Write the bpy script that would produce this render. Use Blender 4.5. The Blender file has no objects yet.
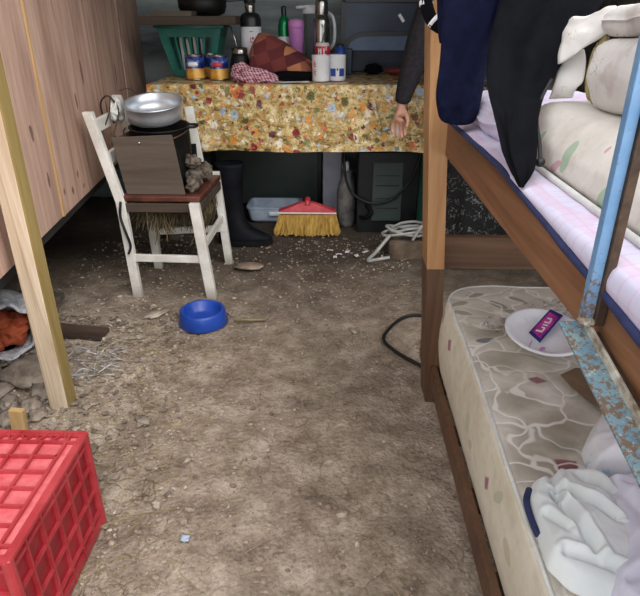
import bpy, bmesh, math, random
from mathutils import Vector, Matrix, noise as mn
random.seed(7)
S = bpy.context.scene
PI = math.pi

# ------------------------------------------------------------------ camera
F, PITCH, YAW = 580.0, math.radians(25.609), math.radians(1.603)
cd = bpy.data.cameras.new('camera'); cam = bpy.data.objects.new('camera', cd)
S.collection.objects.link(cam); S.camera = cam
cd.sensor_fit = 'HORIZONTAL'; cd.sensor_width = 36.0; cd.lens = 36.0 * F / 640.0
cd.clip_start = 0.02
cam.location = (0, 0, 1.2)
cam.rotation_euler = (PI / 2 - PITCH, 0, YAW)

# ------------------------------------------------------------------ world and light
W = bpy.data.worlds.new('world'); S.world = W; W.use_nodes = True
wn = W.node_tree; bg = wn.nodes['Background']
bg.inputs[0].default_value = (0.97, 0.98, 1.0, 1); bg.inputs[1].default_value = 1.15
sd = bpy.data.lights.new('sun', 'SUN'); sun = bpy.data.objects.new('sun', sd)
S.collection.objects.link(sun); sd.energy = 1.8; sd.angle = math.radians(50); sd.color = (1.0, 0.98, 0.95)
sun.rotation_euler = (math.radians(46), 0, math.radians(46))
S.view_settings.view_transform = 'Standard'; S.view_settings.look = 'None'
S.view_settings.exposure = 0.78; S.view_settings.gamma = 1.0

# ------------------------------------------------------------------ helpers
def lin(c):
    return tuple(((x / 255.0) / 12.92 if x / 255.0 <= 0.04045 else ((x / 255.0 + 0.055) / 1.055) ** 2.4) for x in c) + (1.0,)

class NT:
    def __init__(s, name):
        s.m = bpy.data.materials.new(name); s.m.use_nodes = True
        s.t = s.m.node_tree; s.b = s.t.nodes['Principled BSDF']
        s.tc = s.t.nodes.new('ShaderNodeTexCoord')
    def n(s, typ, **kw):
        o = s.t.nodes.new(typ)
        for k, v in kw.items(): setattr(o, k, v)
        return o
    def l(s, a, b): s.t.links.new(a, b)
    def setin(s, sock, v):
        if isinstance(v, bpy.types.NodeSocket): s.l(v, sock)
        else: sock.default_value = v
    def vec(s, scale=(1, 1, 1), rot=(0, 0, 0), loc=(0, 0, 0), src=None):
        mp = s.n('ShaderNodeMapping'); mp.inputs['Scale'].default_value = scale
        mp.inputs['Rotation'].default_value = rot; mp.inputs['Location'].default_value = loc
        s.l(src or s.tc.outputs['Object'], mp.inputs['Vector']); return mp.outputs[0]
    def noise(s, scale, detail=5, rough=0.6, vec=None, dist=0.0):
        o = s.n('ShaderNodeTexNoise'); o.inputs['Scale'].default_value = scale
        o.inputs['Detail'].default_value = detail; o.inputs['Roughness'].default_value = rough
        o.inputs['Distortion'].default_value = dist
        s.l(vec or s.tc.outputs['Object'], o.inputs['Vector']); return o.outputs['Fac']
    def vor(s, scale, vec=None, feature='F1', out='Distance', rand=1.0):
        o = s.n('ShaderNodeTexVoronoi', feature=feature); o.inputs['Scale'].default_value = scale
        o.inputs['Randomness'].default_value = rand
        s.l(vec or s.tc.outputs['Object'], o.inputs['Vector']); return o.outputs[out]
    def ramp(s, fac, stops, interp='LINEAR'):
        o = s.n('ShaderNodeValToRGB'); cr = o.color_ramp; cr.interpolation = interp
        while len(cr.elements) < len(stops): cr.elements.new(0.5)
        for e, (p, c) in zip(cr.elements, stops):
            e.position = p; e.color = c if len(c) == 4 else tuple(c) + (1,)
        s.l(fac, o.inputs[0]); return o.outputs[0]
    def mask(s, fac, lo, hi):
        o = s.n('ShaderNodeMapRange'); o.inputs[1].default_value = lo; o.inputs[2].default_value = hi
        s.l(fac, o.inputs[0]); return o.outputs[0]
    def mix(s, fac, a, b, blend='MIX'):
        o = s.n('ShaderNodeMix', data_type='RGBA', blend_type=blend)
        s.setin(o.inputs[0], fac); s.setin(o.inputs[6], a); s.setin(o.inputs[7], b)
        return o.outputs[2]
    def math(s, op, a, b=0.0, c=None):
        o = s.n('ShaderNodeMath', operation=op); s.setin(o.inputs[0], a); s.setin(o.inputs[1], b)
        if c is not None: s.setin(o.inputs[2], c)
        return o.outputs[0]
    def bump(s, h, strength=0.3, dist=0.01, normal=None):
        o = s.n('ShaderNodeBump'); o.inputs['Strength'].default_value = strength
        o.inputs['Distance'].default_value = dist; s.l(h, o.inputs['Height'])
        if normal: s.l(normal, o.inputs['Normal'])
        return o.outputs[0]
    def sep(s, vec=None):
        o = s.n('ShaderNodeSeparateXYZ'); s.l(vec or s.tc.outputs['Object'], o.inputs[0]); return o.outputs
    def warp(s, amt, scale, src=None):
        o = s.n('ShaderNodeTexNoise'); o.inputs['Scale'].default_value = scale
        s.l(src or s.tc.outputs['Object'], o.inputs['Vector'])
        a = s.n('ShaderNodeVectorMath', operation='MULTIPLY_ADD')
        s.l(o.outputs['Color'], a.inputs[0]); a.inputs[1].default_value = (amt,) * 3
        s.l(src or s.tc.outputs['Object'], a.inputs[2]); return a.outputs[0]
    def world(s, off, src=None): return s.vec(loc=off, src=src)
    def spots(s, col, lst, axes=(0, 1), vec=None):
        """printed or stained marks: (u, v, ru, rv, angle, colour, 'e' ellipse | 'd' diamond)"""
        x = s.sep(vec); U, V = x[axes[0]], x[axes[1]]
        for (u, v, ru, rv, a, c, sh) in lst:
            du = s.math('SUBTRACT', U, u); dv = s.math('SUBTRACT', V, v)
            ca, sa = math.cos(a), math.sin(a)
            p = s.math('ABSOLUTE', s.math('ADD', s.math('MULTIPLY', du, ca / ru), s.math('MULTIPLY', dv, sa / ru)))
            q = s.math('ABSOLUTE', s.math('ADD', s.math('MULTIPLY', du, -sa / rv), s.math('MULTIPLY', dv, ca / rv)))
            if sh in 'es': d = s.math('ADD', s.math('MULTIPLY', p, p), s.math('MULTIPLY', q, q))
            elif sh == 'r': d = s.math('MAXIMUM', p, q)
            else: d = s.math('ADD', p, q)
            m = s.n('ShaderNodeMapRange'); m.inputs[1].default_value = 2.4 if sh == 's' else 1.15; m.inputs[2].default_value = 0.0 if sh == 's' else 0.85
            m.inputs[4].default_value = c[3]
            s.l(d, m.inputs[0]); col = s.mix(m.outputs[0], col, c[:3] + (1,))
        return col
    def fin(s, col, rough=0.6, metal=0.0, normal=None, **kw):
        s.setin(s.b.inputs['Base Color'], col); s.setin(s.b.inputs['Roughness'], rough)
        s.setin(s.b.inputs['Metallic'], metal)
        if normal: s.l(normal, s.b.inputs['Normal'])
        for k, v in kw.items(): s.setin(s.b.inputs[k.replace('_', ' ')], v)
        return s.m

def simple(name, c1, c2, scale=20, rough=0.6, metal=0.0, bs=0.15, bscale=80, bd=0.002, stretch=(1, 1, 1), lo=0.35, hi=0.65, **kw):
    t = NT(name); v = t.vec(scale=stretch)
    f = t.noise(scale, 6, 0.65, v)
    col = t.ramp(f, [(lo, lin(c1)), (hi, lin(c2))])
    return t.fin(col, rough, metal, t.bump(t.noise(bscale, 4, 0.6, v), bs, bd), **kw)

COL = S.collection
def link(o): COL.objects.link(o); return o

def thing(name, label, cat, loc=(0, 0, 0), group=None, rz=0.0):
    o = link(bpy.data.objects.new(name, None)); o.location = loc; o.rotation_euler = (0, 0, rz)
    o.empty_display_size = 0.05
    o['label'] = label; o['category'] = cat
    if group: o['group'] = group
    return o

def rootinv(p):
    m = Matrix.Identity(4)
    while p is not None:
        m = Matrix.LocRotScale(p.location, p.rotation_euler, p.scale) @ m; p = p.parent
    return m.inverted()

def part(name, bm, m, parent=None, bevel=0, smooth=False, loc=None, local=False, solid=0, sub=0, seg=2, label=None):
    """bm is in world coordinates (unless local); parent may be a thing or a part"""
    me = bpy.data.meshes.new(name)
    bmesh.ops.recalc_face_normals(bm, faces=bm.faces[:])
    if parent is not None and not local: bm.transform(rootinv(parent))
    if parent is None and loc is not None and not local: bm.transform(Matrix.Translation(-Vector(loc)))
    if smooth:
        for f in bm.faces: f.smooth = True
    bm.to_mesh(me); bm.free()
    o = link(bpy.data.objects.new(name, me))
    for mm in (m if isinstance(m, (list, tuple)) else [m]): me.materials.append(mm)
    if parent is not None: o.parent = parent
    elif loc is not None: o.location = loc
    if solid:
        md = o.modifiers.new('s', 'SOLIDIFY'); md.thickness = solid; md.offset = 0
    if bevel:
        md = o.modifiers.new('b', 'BEVEL'); md.width = bevel; md.segments = seg; md.limit_method = 'ANGLE'; md.harden_normals = False
    if sub:
        md = o.modifiers.new('u', 'SUBSURF'); md.levels = sub; md.render_levels = sub
    if label: o['label'] = label
    return o

def tag(o, label, cat, group=None, kind=None):
    o['label'] = label; o['category'] = cat
    if group: o['group'] = group
    if kind: o['kind'] = kind
    return o

def struct(name, bm, m, **kw):
    o = part(name, bm, m, **kw); o['kind'] = 'structure'; return o

def NB(): return bmesh.new()

def box(bm, x0, x1, y0, y1, z0, z1, M=None, mi=0):
    vs = [bm.verts.new(Vector(p)) for p in ((x0, y0, z0), (x1, y0, z0), (x1, y1, z0), (x0, y1, z0), (x0, y0, z1), (x1, y0, z1), (x1, y1, z1), (x0, y1, z1))]
    for q in ((0, 3, 2, 1), (4, 5, 6, 7), (0, 1, 5, 4), (1, 2, 6, 5), (2, 3, 7, 6), (3, 0, 4, 7)):
        f = bm.faces.new([vs[i] for i in q]); f.material_index = mi
    if M is not None:
        for v in vs: v.co = M @ v.co
    return bm

def beam(bm, a, b, w, h, side=None, w2=None, h2=None):
    """rectangular bar from a to b; side = direction of its width w"""
    a, b = Vector(a), Vector(b); d = (b - a).normalized()
    sd_ = Vector(side) if side else Vector((1, 0, 0))
    sd_ = (sd_ - d * sd_.dot(d)).normalized(); up = d.cross(sd_)
    w2 = w2 or w; h2 = h2 or h
    r = []
    for c, ww, hh in ((a, w, h), (b, w2, h2)):
        r.append([bm.verts.new(c + sd_ * sx * ww / 2 + up * sy * hh / 2) for sx, sy in ((-1, -1), (1, -1), (1, 1), (-1, 1))])
    bm.faces.new(r[0][::-1]); bm.faces.new(r[1])
    for i in range(4): bm.faces.new((r[0][i], r[0][(i + 1) % 4], r[1][(i + 1) % 4], r[1][i]))
    return bm

def tube(bm, pts, r, seg=8, closed=False, rr=None):
    pts = [Vector(p) for p in pts]; n = len(pts); rings = []
    prev = None
    for i, p in enumerate(pts):
        if closed: t = (pts[(i + 1) % n] - pts[i - 1]).normalized()
        else: t = (pts[min(i + 1, n - 1)] - pts[max(i - 1, 0)]).normalized()
        if prev is None:
            a = Vector((0, 0, 1)) if abs(t.z) < 0.9 else Vector((1, 0, 0)); u = t.cross(a).normalized()
        else: u = (prev - t * prev.dot(t)).normalized()
        prev = u; v = t.cross(u); R = rr[i] if rr else r
        rings.append([bm.verts.new(p + (u * math.cos(k * 2 * PI / seg) + v * math.sin(k * 2 * PI / seg)) * R) for k in range(seg)])
    for i in range(n if closed else n - 1):
        A, B = rings[i], rings[(i + 1) % n]
        for k in range(seg): bm.faces.new((A[k], A[(k + 1) % seg], B[(k + 1) % seg], B[k]))
    if not closed:
        bm.faces.new(rings[0][::-1]); bm.faces.new(rings[-1])
    return bm

def spline(pts, n=6):
    pts = [Vector(p) for p in pts]; out = []
    for i in range(len(pts) - 1):
        p0, p1, p2, p3 = pts[max(i - 1, 0)], pts[i], pts[i + 1], pts[min(i + 2, len(pts) - 1)]
        for k in range(n):
            t = k / n
            out.append(0.5 * ((2 * p1) + (p2 - p0) * t + (2 * p0 - 5 * p1 + 4 * p2 - p3) * t * t + (3 * p1 - p0 - 3 * p2 + p3) * t ** 3))
    out.append(pts[-1]); return out

def lathe(bm, prof, c=(0, 0, 0), seg=32, M=None, sx=1, sy=1, mi=0):
    rings = []; new = []
    for r, z in prof:
        if r < 1e-5: rg = [bm.verts.new(Vector((c[0], c[1], c[2] + z)))]
        else: rg = [bm.verts.new(Vector((c[0] + r * sx * math.cos(k * 2 * PI / seg), c[1] + r * sy * math.sin(k * 2 * PI / seg), c[2] + z))) for k in range(seg)]
        rings.append(rg); new += rg
    for A, B in zip(rings, rings[1:]):
        for k in range(seg):
            j = (k + 1) % seg
            if len(A) == 1 and len(B) == 1: continue
            if len(A) == 1: f = bm.faces.new((A[0], B[j], B[k]))
            elif len(B) == 1: f = bm.faces.new((A[k], A[j], B[0]))
            else: f = bm.faces.new((A[k], A[j], B[j], B[k]))
            f.material_index = mi
    if M is not None:
        for v in new: v.co = M @ v.co
    return bm

def loft(bm, rings, cap=True, closed_ring=True):
    R = [[bm.verts.new(Vector(p)) for p in rg] for rg in rings]
    n = len(R[0])
    for A, B in zip(R, R[1:]):
        for k in range(n if closed_ring else n - 1):
            j = (k + 1) % n; bm.faces.new((A[k], A[j], B[j], B[k]))
    if cap and closed_ring: bm.faces.new(R[0][::-1]); bm.faces.new(R[-1])
    return bm

def grid(bm, fn, nu, nv):
    V = [[bm.verts.new(Vector(fn(i / nu, j / nv))) for i in range(nu + 1)] for j in range(nv + 1)]
    for j in range(nv):
        for i in range(nu): bm.faces.new((V[j][i], V[j][i + 1], V[j + 1][i + 1], V[j + 1][i]))
    return bm

def nz(x, y, z, s=1.0): return mn.noise(Vector((x * s, y * s, z * s)))
def fbm(x, y, z, s=1.0, o=4):
    a, r = 1.0, 0.0
    for i in range(o): r += a * mn.noise(Vector((x * s, y * s, z * s))); s *= 2.1; a *= 0.5
    return r

def blob(bm, c, r, sx=1, sy=1, sz=1, amp=0.2, fs=3.0, sub=3, seed=0, flat=None, rot=0):
    g = bmesh.ops.create_icosphere(bm, subdivisions=sub, radius=1.0)
    for v in g['verts']:
        d = v.co.copy(); k = 1 + amp * fbm(d.x + seed * 7.3, d.y - seed * 3.1, d.z, fs, 3)
        p = Vector((d.x * sx, d.y * sy, d.z * sz)) * k * r
        if flat is not None: p.z = max(p.z, -flat * r)
        p = Matrix.Rotation(rot, 3, 'Z') @ p
        v.co = p + Vector(c)
    return bm

def rr_pts(x0, x1, y0, y1, r, k=8, m=14):
    """rounded rectangle perimeter with subdivided sides"""
    r = max(r, 0.002); P = []
    cs = [(x1 - r, y1 - r, 0), (x0 + r, y1 - r, PI / 2), (x0 + r, y0 + r, PI), (x1 - r, y0 + r, 1.5 * PI)]
    for i, (cx, cy, a0) in enumerate(cs):
        for j in range(k + 1):
            a = a0 + j * PI / 2 / k; P.append((cx + r * math.cos(a), cy + r * math.sin(a)))
        nx = cs[(i + 1) % 4]; a = a0 + PI / 2
        e = (nx[0] + r * math.cos(nx[2]), nx[1] + r * math.sin(nx[2])); s_ = P[-1]
        for j in range(1, m): P.append((s_[0] + (e[0] - s_[0]) * j / m, s_[1] + (e[1] - s_[1]) * j / m))
    return P

def mattress_bm(x0, x1, y0, y1, z0, z1, rc, re, bulge=0.01, dome=0.01, fn=None, m=40):
    bm = NB(); rings = []
    h = z1 - z0; prof = []
    for j in range(6):
        a = j / 5 * PI / 2; prof.append((re * (1 - math.sin(a)), z0 + re * (1 - math.cos(a))))
    for j in range(1, 5): prof.append((-bulge * math.sin(j / 5 * PI), z0 + re + (h - 2 * re) * j / 5))
    for j in range(6):
        a = j / 5 * PI / 2; prof.append((re * (1 - math.cos(a)), z1 - re + re * math.sin(a)))
    w = min(x1 - x0, y1 - y0) / 2
    prof = [(w * 0.98, z0), (w * 0.5, z0)] + prof
    for t in (0.12, 0.2, 0.3, 0.4, 0.5, 0.6, 0.7, 0.8, 0.9, 0.98):
        prof.append((re + (w - re) * t, z1 + dome * math.sin(t * PI / 2)))
    for ins, z in prof:
        ins = min(ins, w * 0.985); rg = []
        for (x, y) in rr_pts(x0 + ins, x1 - ins, y0 + ins, y1 - ins, max(rc - ins * 0.8, 0.004), 8, m):
            p = Vector((x, y, z))
            if fn: p = p + fn(p)
            rg.append(p)
        rings.append(rg)
    return loft(bm, rings)

def copy_tree(o, parent=None):
    c = o.copy(); link(c)
    if parent is not None: c.parent = parent
    for ch in [x for x in bpy.data.objects if x.parent == o]: copy_tree(ch, c)
    return c

def rotM(center, ax, ang):
    c = Vector(center); return Matrix.Translation(c) @ Matrix.Rotation(ang, 4, ax) @ Matrix.Translation(-c)

def xform(bm, M):
    bm.transform(M); return bm

# ------------------------------------------------------------------ materials
def m_dirt():
    t = NT('dirt'); big = t.noise(0.9, 4, 0.6); mid = t.noise(7, 8, 0.75); fine = t.noise(55, 8, 0.8)
    c = t.ramp(mid, [(0.36, lin((116, 98, 82))), (0.5, lin((166, 147, 129))), (0.62, lin((202, 185, 167)))])
    c = t.mix(t.mask(fine, 0.35, 0.75), c, t.mix(0.5, c, lin((176, 163, 144))))
    c = t.mix(t.math('MULTIPLY', t.mask(t.noise(120, 6, 0.8), 0.56, 0.68), 0.8), c, lin((78, 62, 50)))
    c = t.mix(t.math('MULTIPLY', t.mask(t.noise(90, 6, 0.8, t.vec(loc=(7, 3, 1))), 0.58, 0.66), 0.7), c, lin((208, 192, 175)))
    c = t.mix(t.math('MULTIPLY', t.mask(t.noise(16, 6, 0.8, t.vec(loc=(2, 8, 1))), 0.54, 0.66), 0.6), c, lin((112, 94, 76)))
    # damp earth plus painted shade towards the back and under the wall; drier in the middle
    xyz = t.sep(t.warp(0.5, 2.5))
    damp_shade = t.math('MAXIMUM', t.mask(xyz[1], 2.25, 3.3), t.mask(xyz[0], -0.75, -1.5))
    c = t.mix(t.math('MULTIPLY', damp_shade, 0.9), c, lin((54, 44, 36)))
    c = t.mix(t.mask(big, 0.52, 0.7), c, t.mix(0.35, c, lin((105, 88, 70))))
    cr = t.vor(7.0, t.warp(0.12, 9), 'DISTANCE_TO_EDGE')
    crk = t.math('MULTIPLY', t.mask(cr, 0.022, 0.0), t.mask(t.noise(3, 2, 0.5), 0.48, 0.6))
    c = t.mix(t.math('MULTIPLY', crk, 0.5), c, lin((66, 54, 44)))
    h = t.math('ADD', t.math('MULTIPLY', fine, 0.6), t.math('MULTIPLY', t.vor(70), -0.6))
    nb = t.bump(h, 1.0, 0.009); nb = t.bump(mid, 0.8, 0.02, nb)
    nb = t.bump(t.mask(cr, 0.0, 0.05), 0.25, 0.004, nb)
    return t.fin(c, 0.95, 0, nb)

def m_wood(name, c1, c2, c3, axis=2, ring=14, rough=0.65, knots=None, gstretch=0.06, seam=None, bs=0.3, wear=None):
    t = NT(name); st = [1.0, 1.0, 1.0]; st[axis] = gstretch
    v = t.vec(scale=tuple(st)); wv = t.warp(0.12, 4, v)
    f = t.noise(ring, 6, 0.65, wv, 1.2); g = t.noise(ring * 9, 4, 0.6, v)
    c = t.ramp(f, [(0.3, lin(c1)), (0.5, lin(c2)), (0.7, lin(c3))])
    c = t.mix(t.mask(g, 0.45, 0.75), c, t.mix(0.35, c, lin(c1)))
    if knots: c = t.spots(c, knots[0], knots[1], t.warp(0.03, 18))
    if wear: c = t.mix(t.mask(t.noise(wear[1], 6, 0.7), wear[2], wear[2] + 0.06), c, lin(wear[0]))
    return t.fin(c, rough, 0, t.bump(f, bs, 0.003, t.bump(g, 0.2, 0.001)))

M = {}
M['dirt'] = m_dirt()
dk = (0.10, 0.045, 0.03, 0.8)
M['plywood'] = m_wood('plywood', (148, 116, 100), (192, 158, 140), (212, 182, 166), axis=2, ring=9, rough=0.8, gstretch=0.10,
    knots=([(2.05, 0.86, .012, .03, .2, dk, 'e'), (2.12, 0.68, .01, .03, .1, dk, 'e'), (2.75, 1.0, .012, .05, .1, dk, 'e'), (2.6, 0.9, .01, .035, .1, dk, 'e'), (3.1, 0.78, .012, .06, .0, dk, 'e'),
            (2.35, 0.58, .012, .018, 0, dk, 'e'), (2.25, 0.6, .01, .015, 0, dk, 'e'), (2.45, 0.62, .01, .015, 0, dk, 'e'), (2.5, 0.56, .008, .012, 0, dk, 'e'), (1.75, 0.57, .02, .012, 0, dk, 'e'), (3.4, .95, .01, .05, 0, dk, 'e')], (1, 2)))
M['rough_timber'] = m_wood('rough_timber', (150, 124, 96), (196, 176, 150), (222, 206, 184), ring=12, rough=0.85,
    wear=((120, 92, 68), 9, 0.66))
M['olive_side'] = m_wood('olive_side', (112, 92, 48), (140, 118, 66), (156, 136, 86), ring=10, rough=0.85)
M['bunk_light'] = m_wood('bunk_light', (126, 88, 52), (162, 118, 74), (184, 142, 98), ring=16, rough=0.45)
M['bunk_dark'] = m_wood('bunk_dark', (66, 44, 30), (90, 62, 44), (110, 80, 58), ring=14, rough=0.5)
M['bunk_rail'] = m_wood('bunk_rail', (88, 58, 38), (128, 88, 60), (156, 114, 82), axis=1, ring=12, rough=0.5, wear=((70, 42, 24), 5, 0.62))
M['bunk_cross'] = m_wood('bunk_cross', (72, 50, 34), (98, 70, 50), (118, 88, 66), axis=0, ring=12, rough=0.5)
M['grey_wood'] = m_wood('grey_wood', (58, 52, 46), (84, 76, 68), (112, 102, 92), axis=0, ring=12, rough=0.85)
M['scrap_board'] = m_wood('scrap_board', (48, 38, 32), (68, 56, 46), (86, 72, 60), axis=0, ring=10, rough=0.8)
M['dark_wet'] = m_wood('wet_board', (44, 34, 28), (64, 50, 42), (84, 68, 56), axis=0, ring=10, rough=0.6)
M['panel_board'] = m_wood('panel_board', (70, 60, 52), (92, 80, 70), (110, 98, 86), axis=0, ring=9, rough=0.6)
M['pine_offcut'] = m_wood('pine_offcut', (160, 124, 78), (192, 156, 106), (206, 176, 130), ring=12, rough=0.8)

def m_chair():
    t = NT('chair_paint'); c = t.ramp(t.noise(6, 6, 0.7), [(0.3, lin((196, 190, 180))), (0.6, lin((232, 229, 222)))])
    ch = t.mask(t.noise(22, 7, 0.8), 0.66, 0.70)
    c = t.mix(ch, c, lin((112, 88, 68)))
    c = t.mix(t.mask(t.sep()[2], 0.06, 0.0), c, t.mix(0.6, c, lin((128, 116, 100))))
    return t.fin(c, 0.55, 0, t.bump(t.noise(60, 4), 0.2, 0.002))
M['chair'] = m_chair()
M['seat'] = simple('seat_paint', (58, 30, 24), (104, 58, 46), 14, 0.4, bs=0.3, bscale=40)
M['black_pot'] = simple('sooty_metal', (12, 12, 12), (30, 29, 28), 20, 0.55, 0.3, bs=0.3)
M['alu'] = simple('aluminium', (190, 196, 204), (220, 224, 230), 12, 0.38, 0.75, bs=0.1, bscale=30)
M['wire'] = simple('rusty_wire', (60, 46, 38), (104, 84, 70), 40, 0.6, 0.6)
M['ash_stone'] = simple('ashy_log', (38, 32, 28), (120, 108, 96), 16, 0.95, bs=0.8, bscale=30, bd=0.01)
M['straw'] = simple('dry_grass', (104, 90, 60), (176, 160, 118), 9, 0.9)
M['straw_dark'] = simple('hanging_grass', (66, 56, 38), (124, 110, 76), 9, 0.9)
M['pebble'] = simple('pebble', (124, 108, 94), (200, 186, 170), 9, 0.9, bs=0.4)
M['clod'] = simple('clod', (112, 94, 80), (172, 152, 134), 12, 0.95, bs=0.6)
M['rock'] = simple('grey_rock', (92, 80, 70), (168, 154, 140), 10, 0.95, bs=0.8, bscale=30, bd=0.01)
M['blue_bowl'] = simple('blue_plastic', (26, 62, 150), (34, 78, 176), 8, 0.35, bs=0.1)
M['crate_sheen'] = simple('sheen_red_plastic', (188, 72, 80), (216, 118, 120), 14, 0.3, bs=0.6, bscale=18, bd=0.01)  # sky sheen on the crate base, painted in as paler red
M['crate_side'] = simple('shaded_red_plastic', (124, 22, 34), (156, 32, 44), 9, 0.4, bs=0.3)  # shade on the recessed crate sides, painted in as deeper red
M['red_crate'] = simple('red_plastic', (152, 38, 46), (176, 64, 70), 9, 0.30, bs=0.15, bscale=40)
M['back_wall'] = simple('grey_boards', (74, 84, 86), (168, 180, 180), 5, 0.8, bs=0.4, bscale=30, stretch=(0.15, 1, 1))
M['roof'] = simple('roof_sheet', (90, 92, 92), (120, 122, 120), 4, 0.6, 0.3)
M['dark_hide'] = simple('dark_backing', (26, 25, 24), (44, 42, 40), 4, 0.8)
M['sleeve'] = simple('charcoal_knit', (40, 38, 42), (54, 52, 56), 60, 0.95, bs=0.4, bscale=300, bd=0.002, Specular_IOR_Level=0.12)
M['skin'] = simple('skin', (176, 126, 106), (200, 150, 128), 20, 0.55, bs=0.1)
M['hair'] = simple('dark_hair', (18, 14, 12), (34, 26, 22), 40, 0.5, stretch=(1, 1, .1))
M['black_plastic'] = simple('black_plastic', (16, 18, 20), (28, 31, 33), 12, 0.4)
M['screen'] = simple('dark_screen', (62, 72, 70), (78, 90, 86), 2, 0.3)
M['lavender_paint'] = simple('lavender_grey_paint', (170, 172, 188), (196, 198, 210), 6, 0.6)
M['green_paint'] = simple('green_paint', (34, 92, 78), (46, 112, 94), 6, 0.55)
M['worn_grey'] = simple('worn_grey_metal', (84, 84, 82), (148, 146, 142), 12, 0.6, 0.2, bs=0.4)
M['cream_plastic'] = simple('pale_plastic', (190, 190, 186), (222, 222, 218), 9, 0.5)
M['rubber'] = simple('black_rubber', (12, 13, 16), (26, 28, 34), 12, 0.6, bs=0.3, Specular_IOR_Level=0.12)
M['bristle'] = simple('broom_straw', (150, 112, 44), (206, 166, 82), 60, 0.8, bs=0.9, bscale=120, bd=0.006, stretch=(1, 1, 0.06))
M['broom_red'] = simple('broom_red', (188, 52, 62), (216, 84, 92), 10, 0.45)
M['pale_blue'] = simple('pale_blue_plastic', (150, 166, 188), (188, 200, 214), 9, 0.4)
M['brick'] = simple('dusty_brick', (88, 74, 62), (124, 106, 90), 12, 0.95, bs=0.7, bscale=50, bd=0.004)
M['basket'] = simple('green_plastic', (28, 104, 94), (42, 126, 112), 8, 0.42)
M['white_plastic'] = simple('white_plastic', (216, 218, 222), (234, 236, 240), 9, 0.35)
M['red_print'] = simple('red_print', (176, 30, 40), (196, 44, 52), 20, 0.5)
M['dull_red'] = simple('dull_red', (88, 34, 34), (130, 56, 50), 20, 0.7)
M['blue_print'] = simple('blue_print', (30, 62, 140), (40, 76, 158), 20, 0.5)
M['white_print'] = simple('white_print', (226, 224, 226), (240, 240, 240), 20, 0.5)
M['green_metal'] = simple('green_metal', (12, 110, 66), (22, 138, 86), 9, 0.25, 0.5)
M['pink_plastic'] = simple('pink_plastic', (178, 112, 176), (206, 140, 200), 6, 0.4)
M['steel'] = simple('steel', (150, 148, 144), (180, 178, 174), 9, 0.22, 0.95, bs=0.05)
M['navy_metal'] = simple('navy_metal', (32, 40, 54), (44, 54, 70), 5, 0.35, 0.3)
M['navy_light'] = simple('slate_metal', (62, 76, 100), (78, 94, 120), 5, 0.4, 0.2)
M['navy_dark'] = simple('dark_slate', (14, 17, 22), (20, 24, 30), 5, 0.4)
M['navy_cloth'] = simple('navy_fleece', (14, 17, 38), (21, 25, 52), 30, 0.95, bs=0.4, bscale=250, bd=0.002, Specular_IOR_Level=0.12)
M['black_cloth'] = simple('black_jersey', (6, 7, 12), (11, 12, 18), 30, 0.9, bs=0.4, bscale=300, bd=0.002, Specular_IOR_Level=0.12)
M['trim_navy'] = simple('navy_trim', (30, 36, 72), (42, 50, 92), 60, 0.9)
M['foam'] = simple('yellow_foam', (140, 128, 84), (172, 160, 112), 50, 0.95, bs=0.6, bscale=150)
M['cable'] = simple('black_cable', (20, 20, 22), (30, 30, 32), 9, 0.5)
M['cable_white'] = simple('white_cable', (150, 150, 146), (192, 192, 188), 9, 0.5)
M['mud_gloss'] = simple('brown_card', (96, 76, 58), (118, 96, 74), 9, 0.6)
M['orange_stuff'] = simple('orange_fabric', (140, 62, 34), (178, 84, 48), 9, 0.8)
M['lav_cloth'] = simple('lavender_white_cotton', (206, 206, 222), (224, 224, 236), 7, 0.9, bs=0.3, bscale=200, bd=0.001)

def m_shirt():
    t = NT('white_fleece'); c = t.ramp(t.noise(6, 6), [(0.3, lin((204, 210, 210))), (0.7, lin((228, 232, 232)))])
    return t.fin(c, 0.95, 0, t.bump(t.noise(260, 4), 0.4, 0.001))
M['shirt'] = m_shirt()

def m_print_towel():
    t = NT('printed_towel'); c = t.ramp(t.noise(9, 4), [(0.3, lin((214, 216, 220))), (0.7, lin((230, 230, 234)))])
    c = t.mix(t.mask(t.noise(14, 3, vec=t.vec(loc=(3, 1, 0))), 0.52, 0.6), c, lin((190, 218, 210)))
    c = t.mix(t.mask(t.noise(20, 3, vec=t.vec(loc=(9, 4, 0))), 0.62, 0.66), c, lin((176, 206, 226)))
    return t.fin(c, 0.95, 0, t.bump(t.noise(260, 4), 0.4, 0.001))
M['towel'] = m_print_towel()

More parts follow.
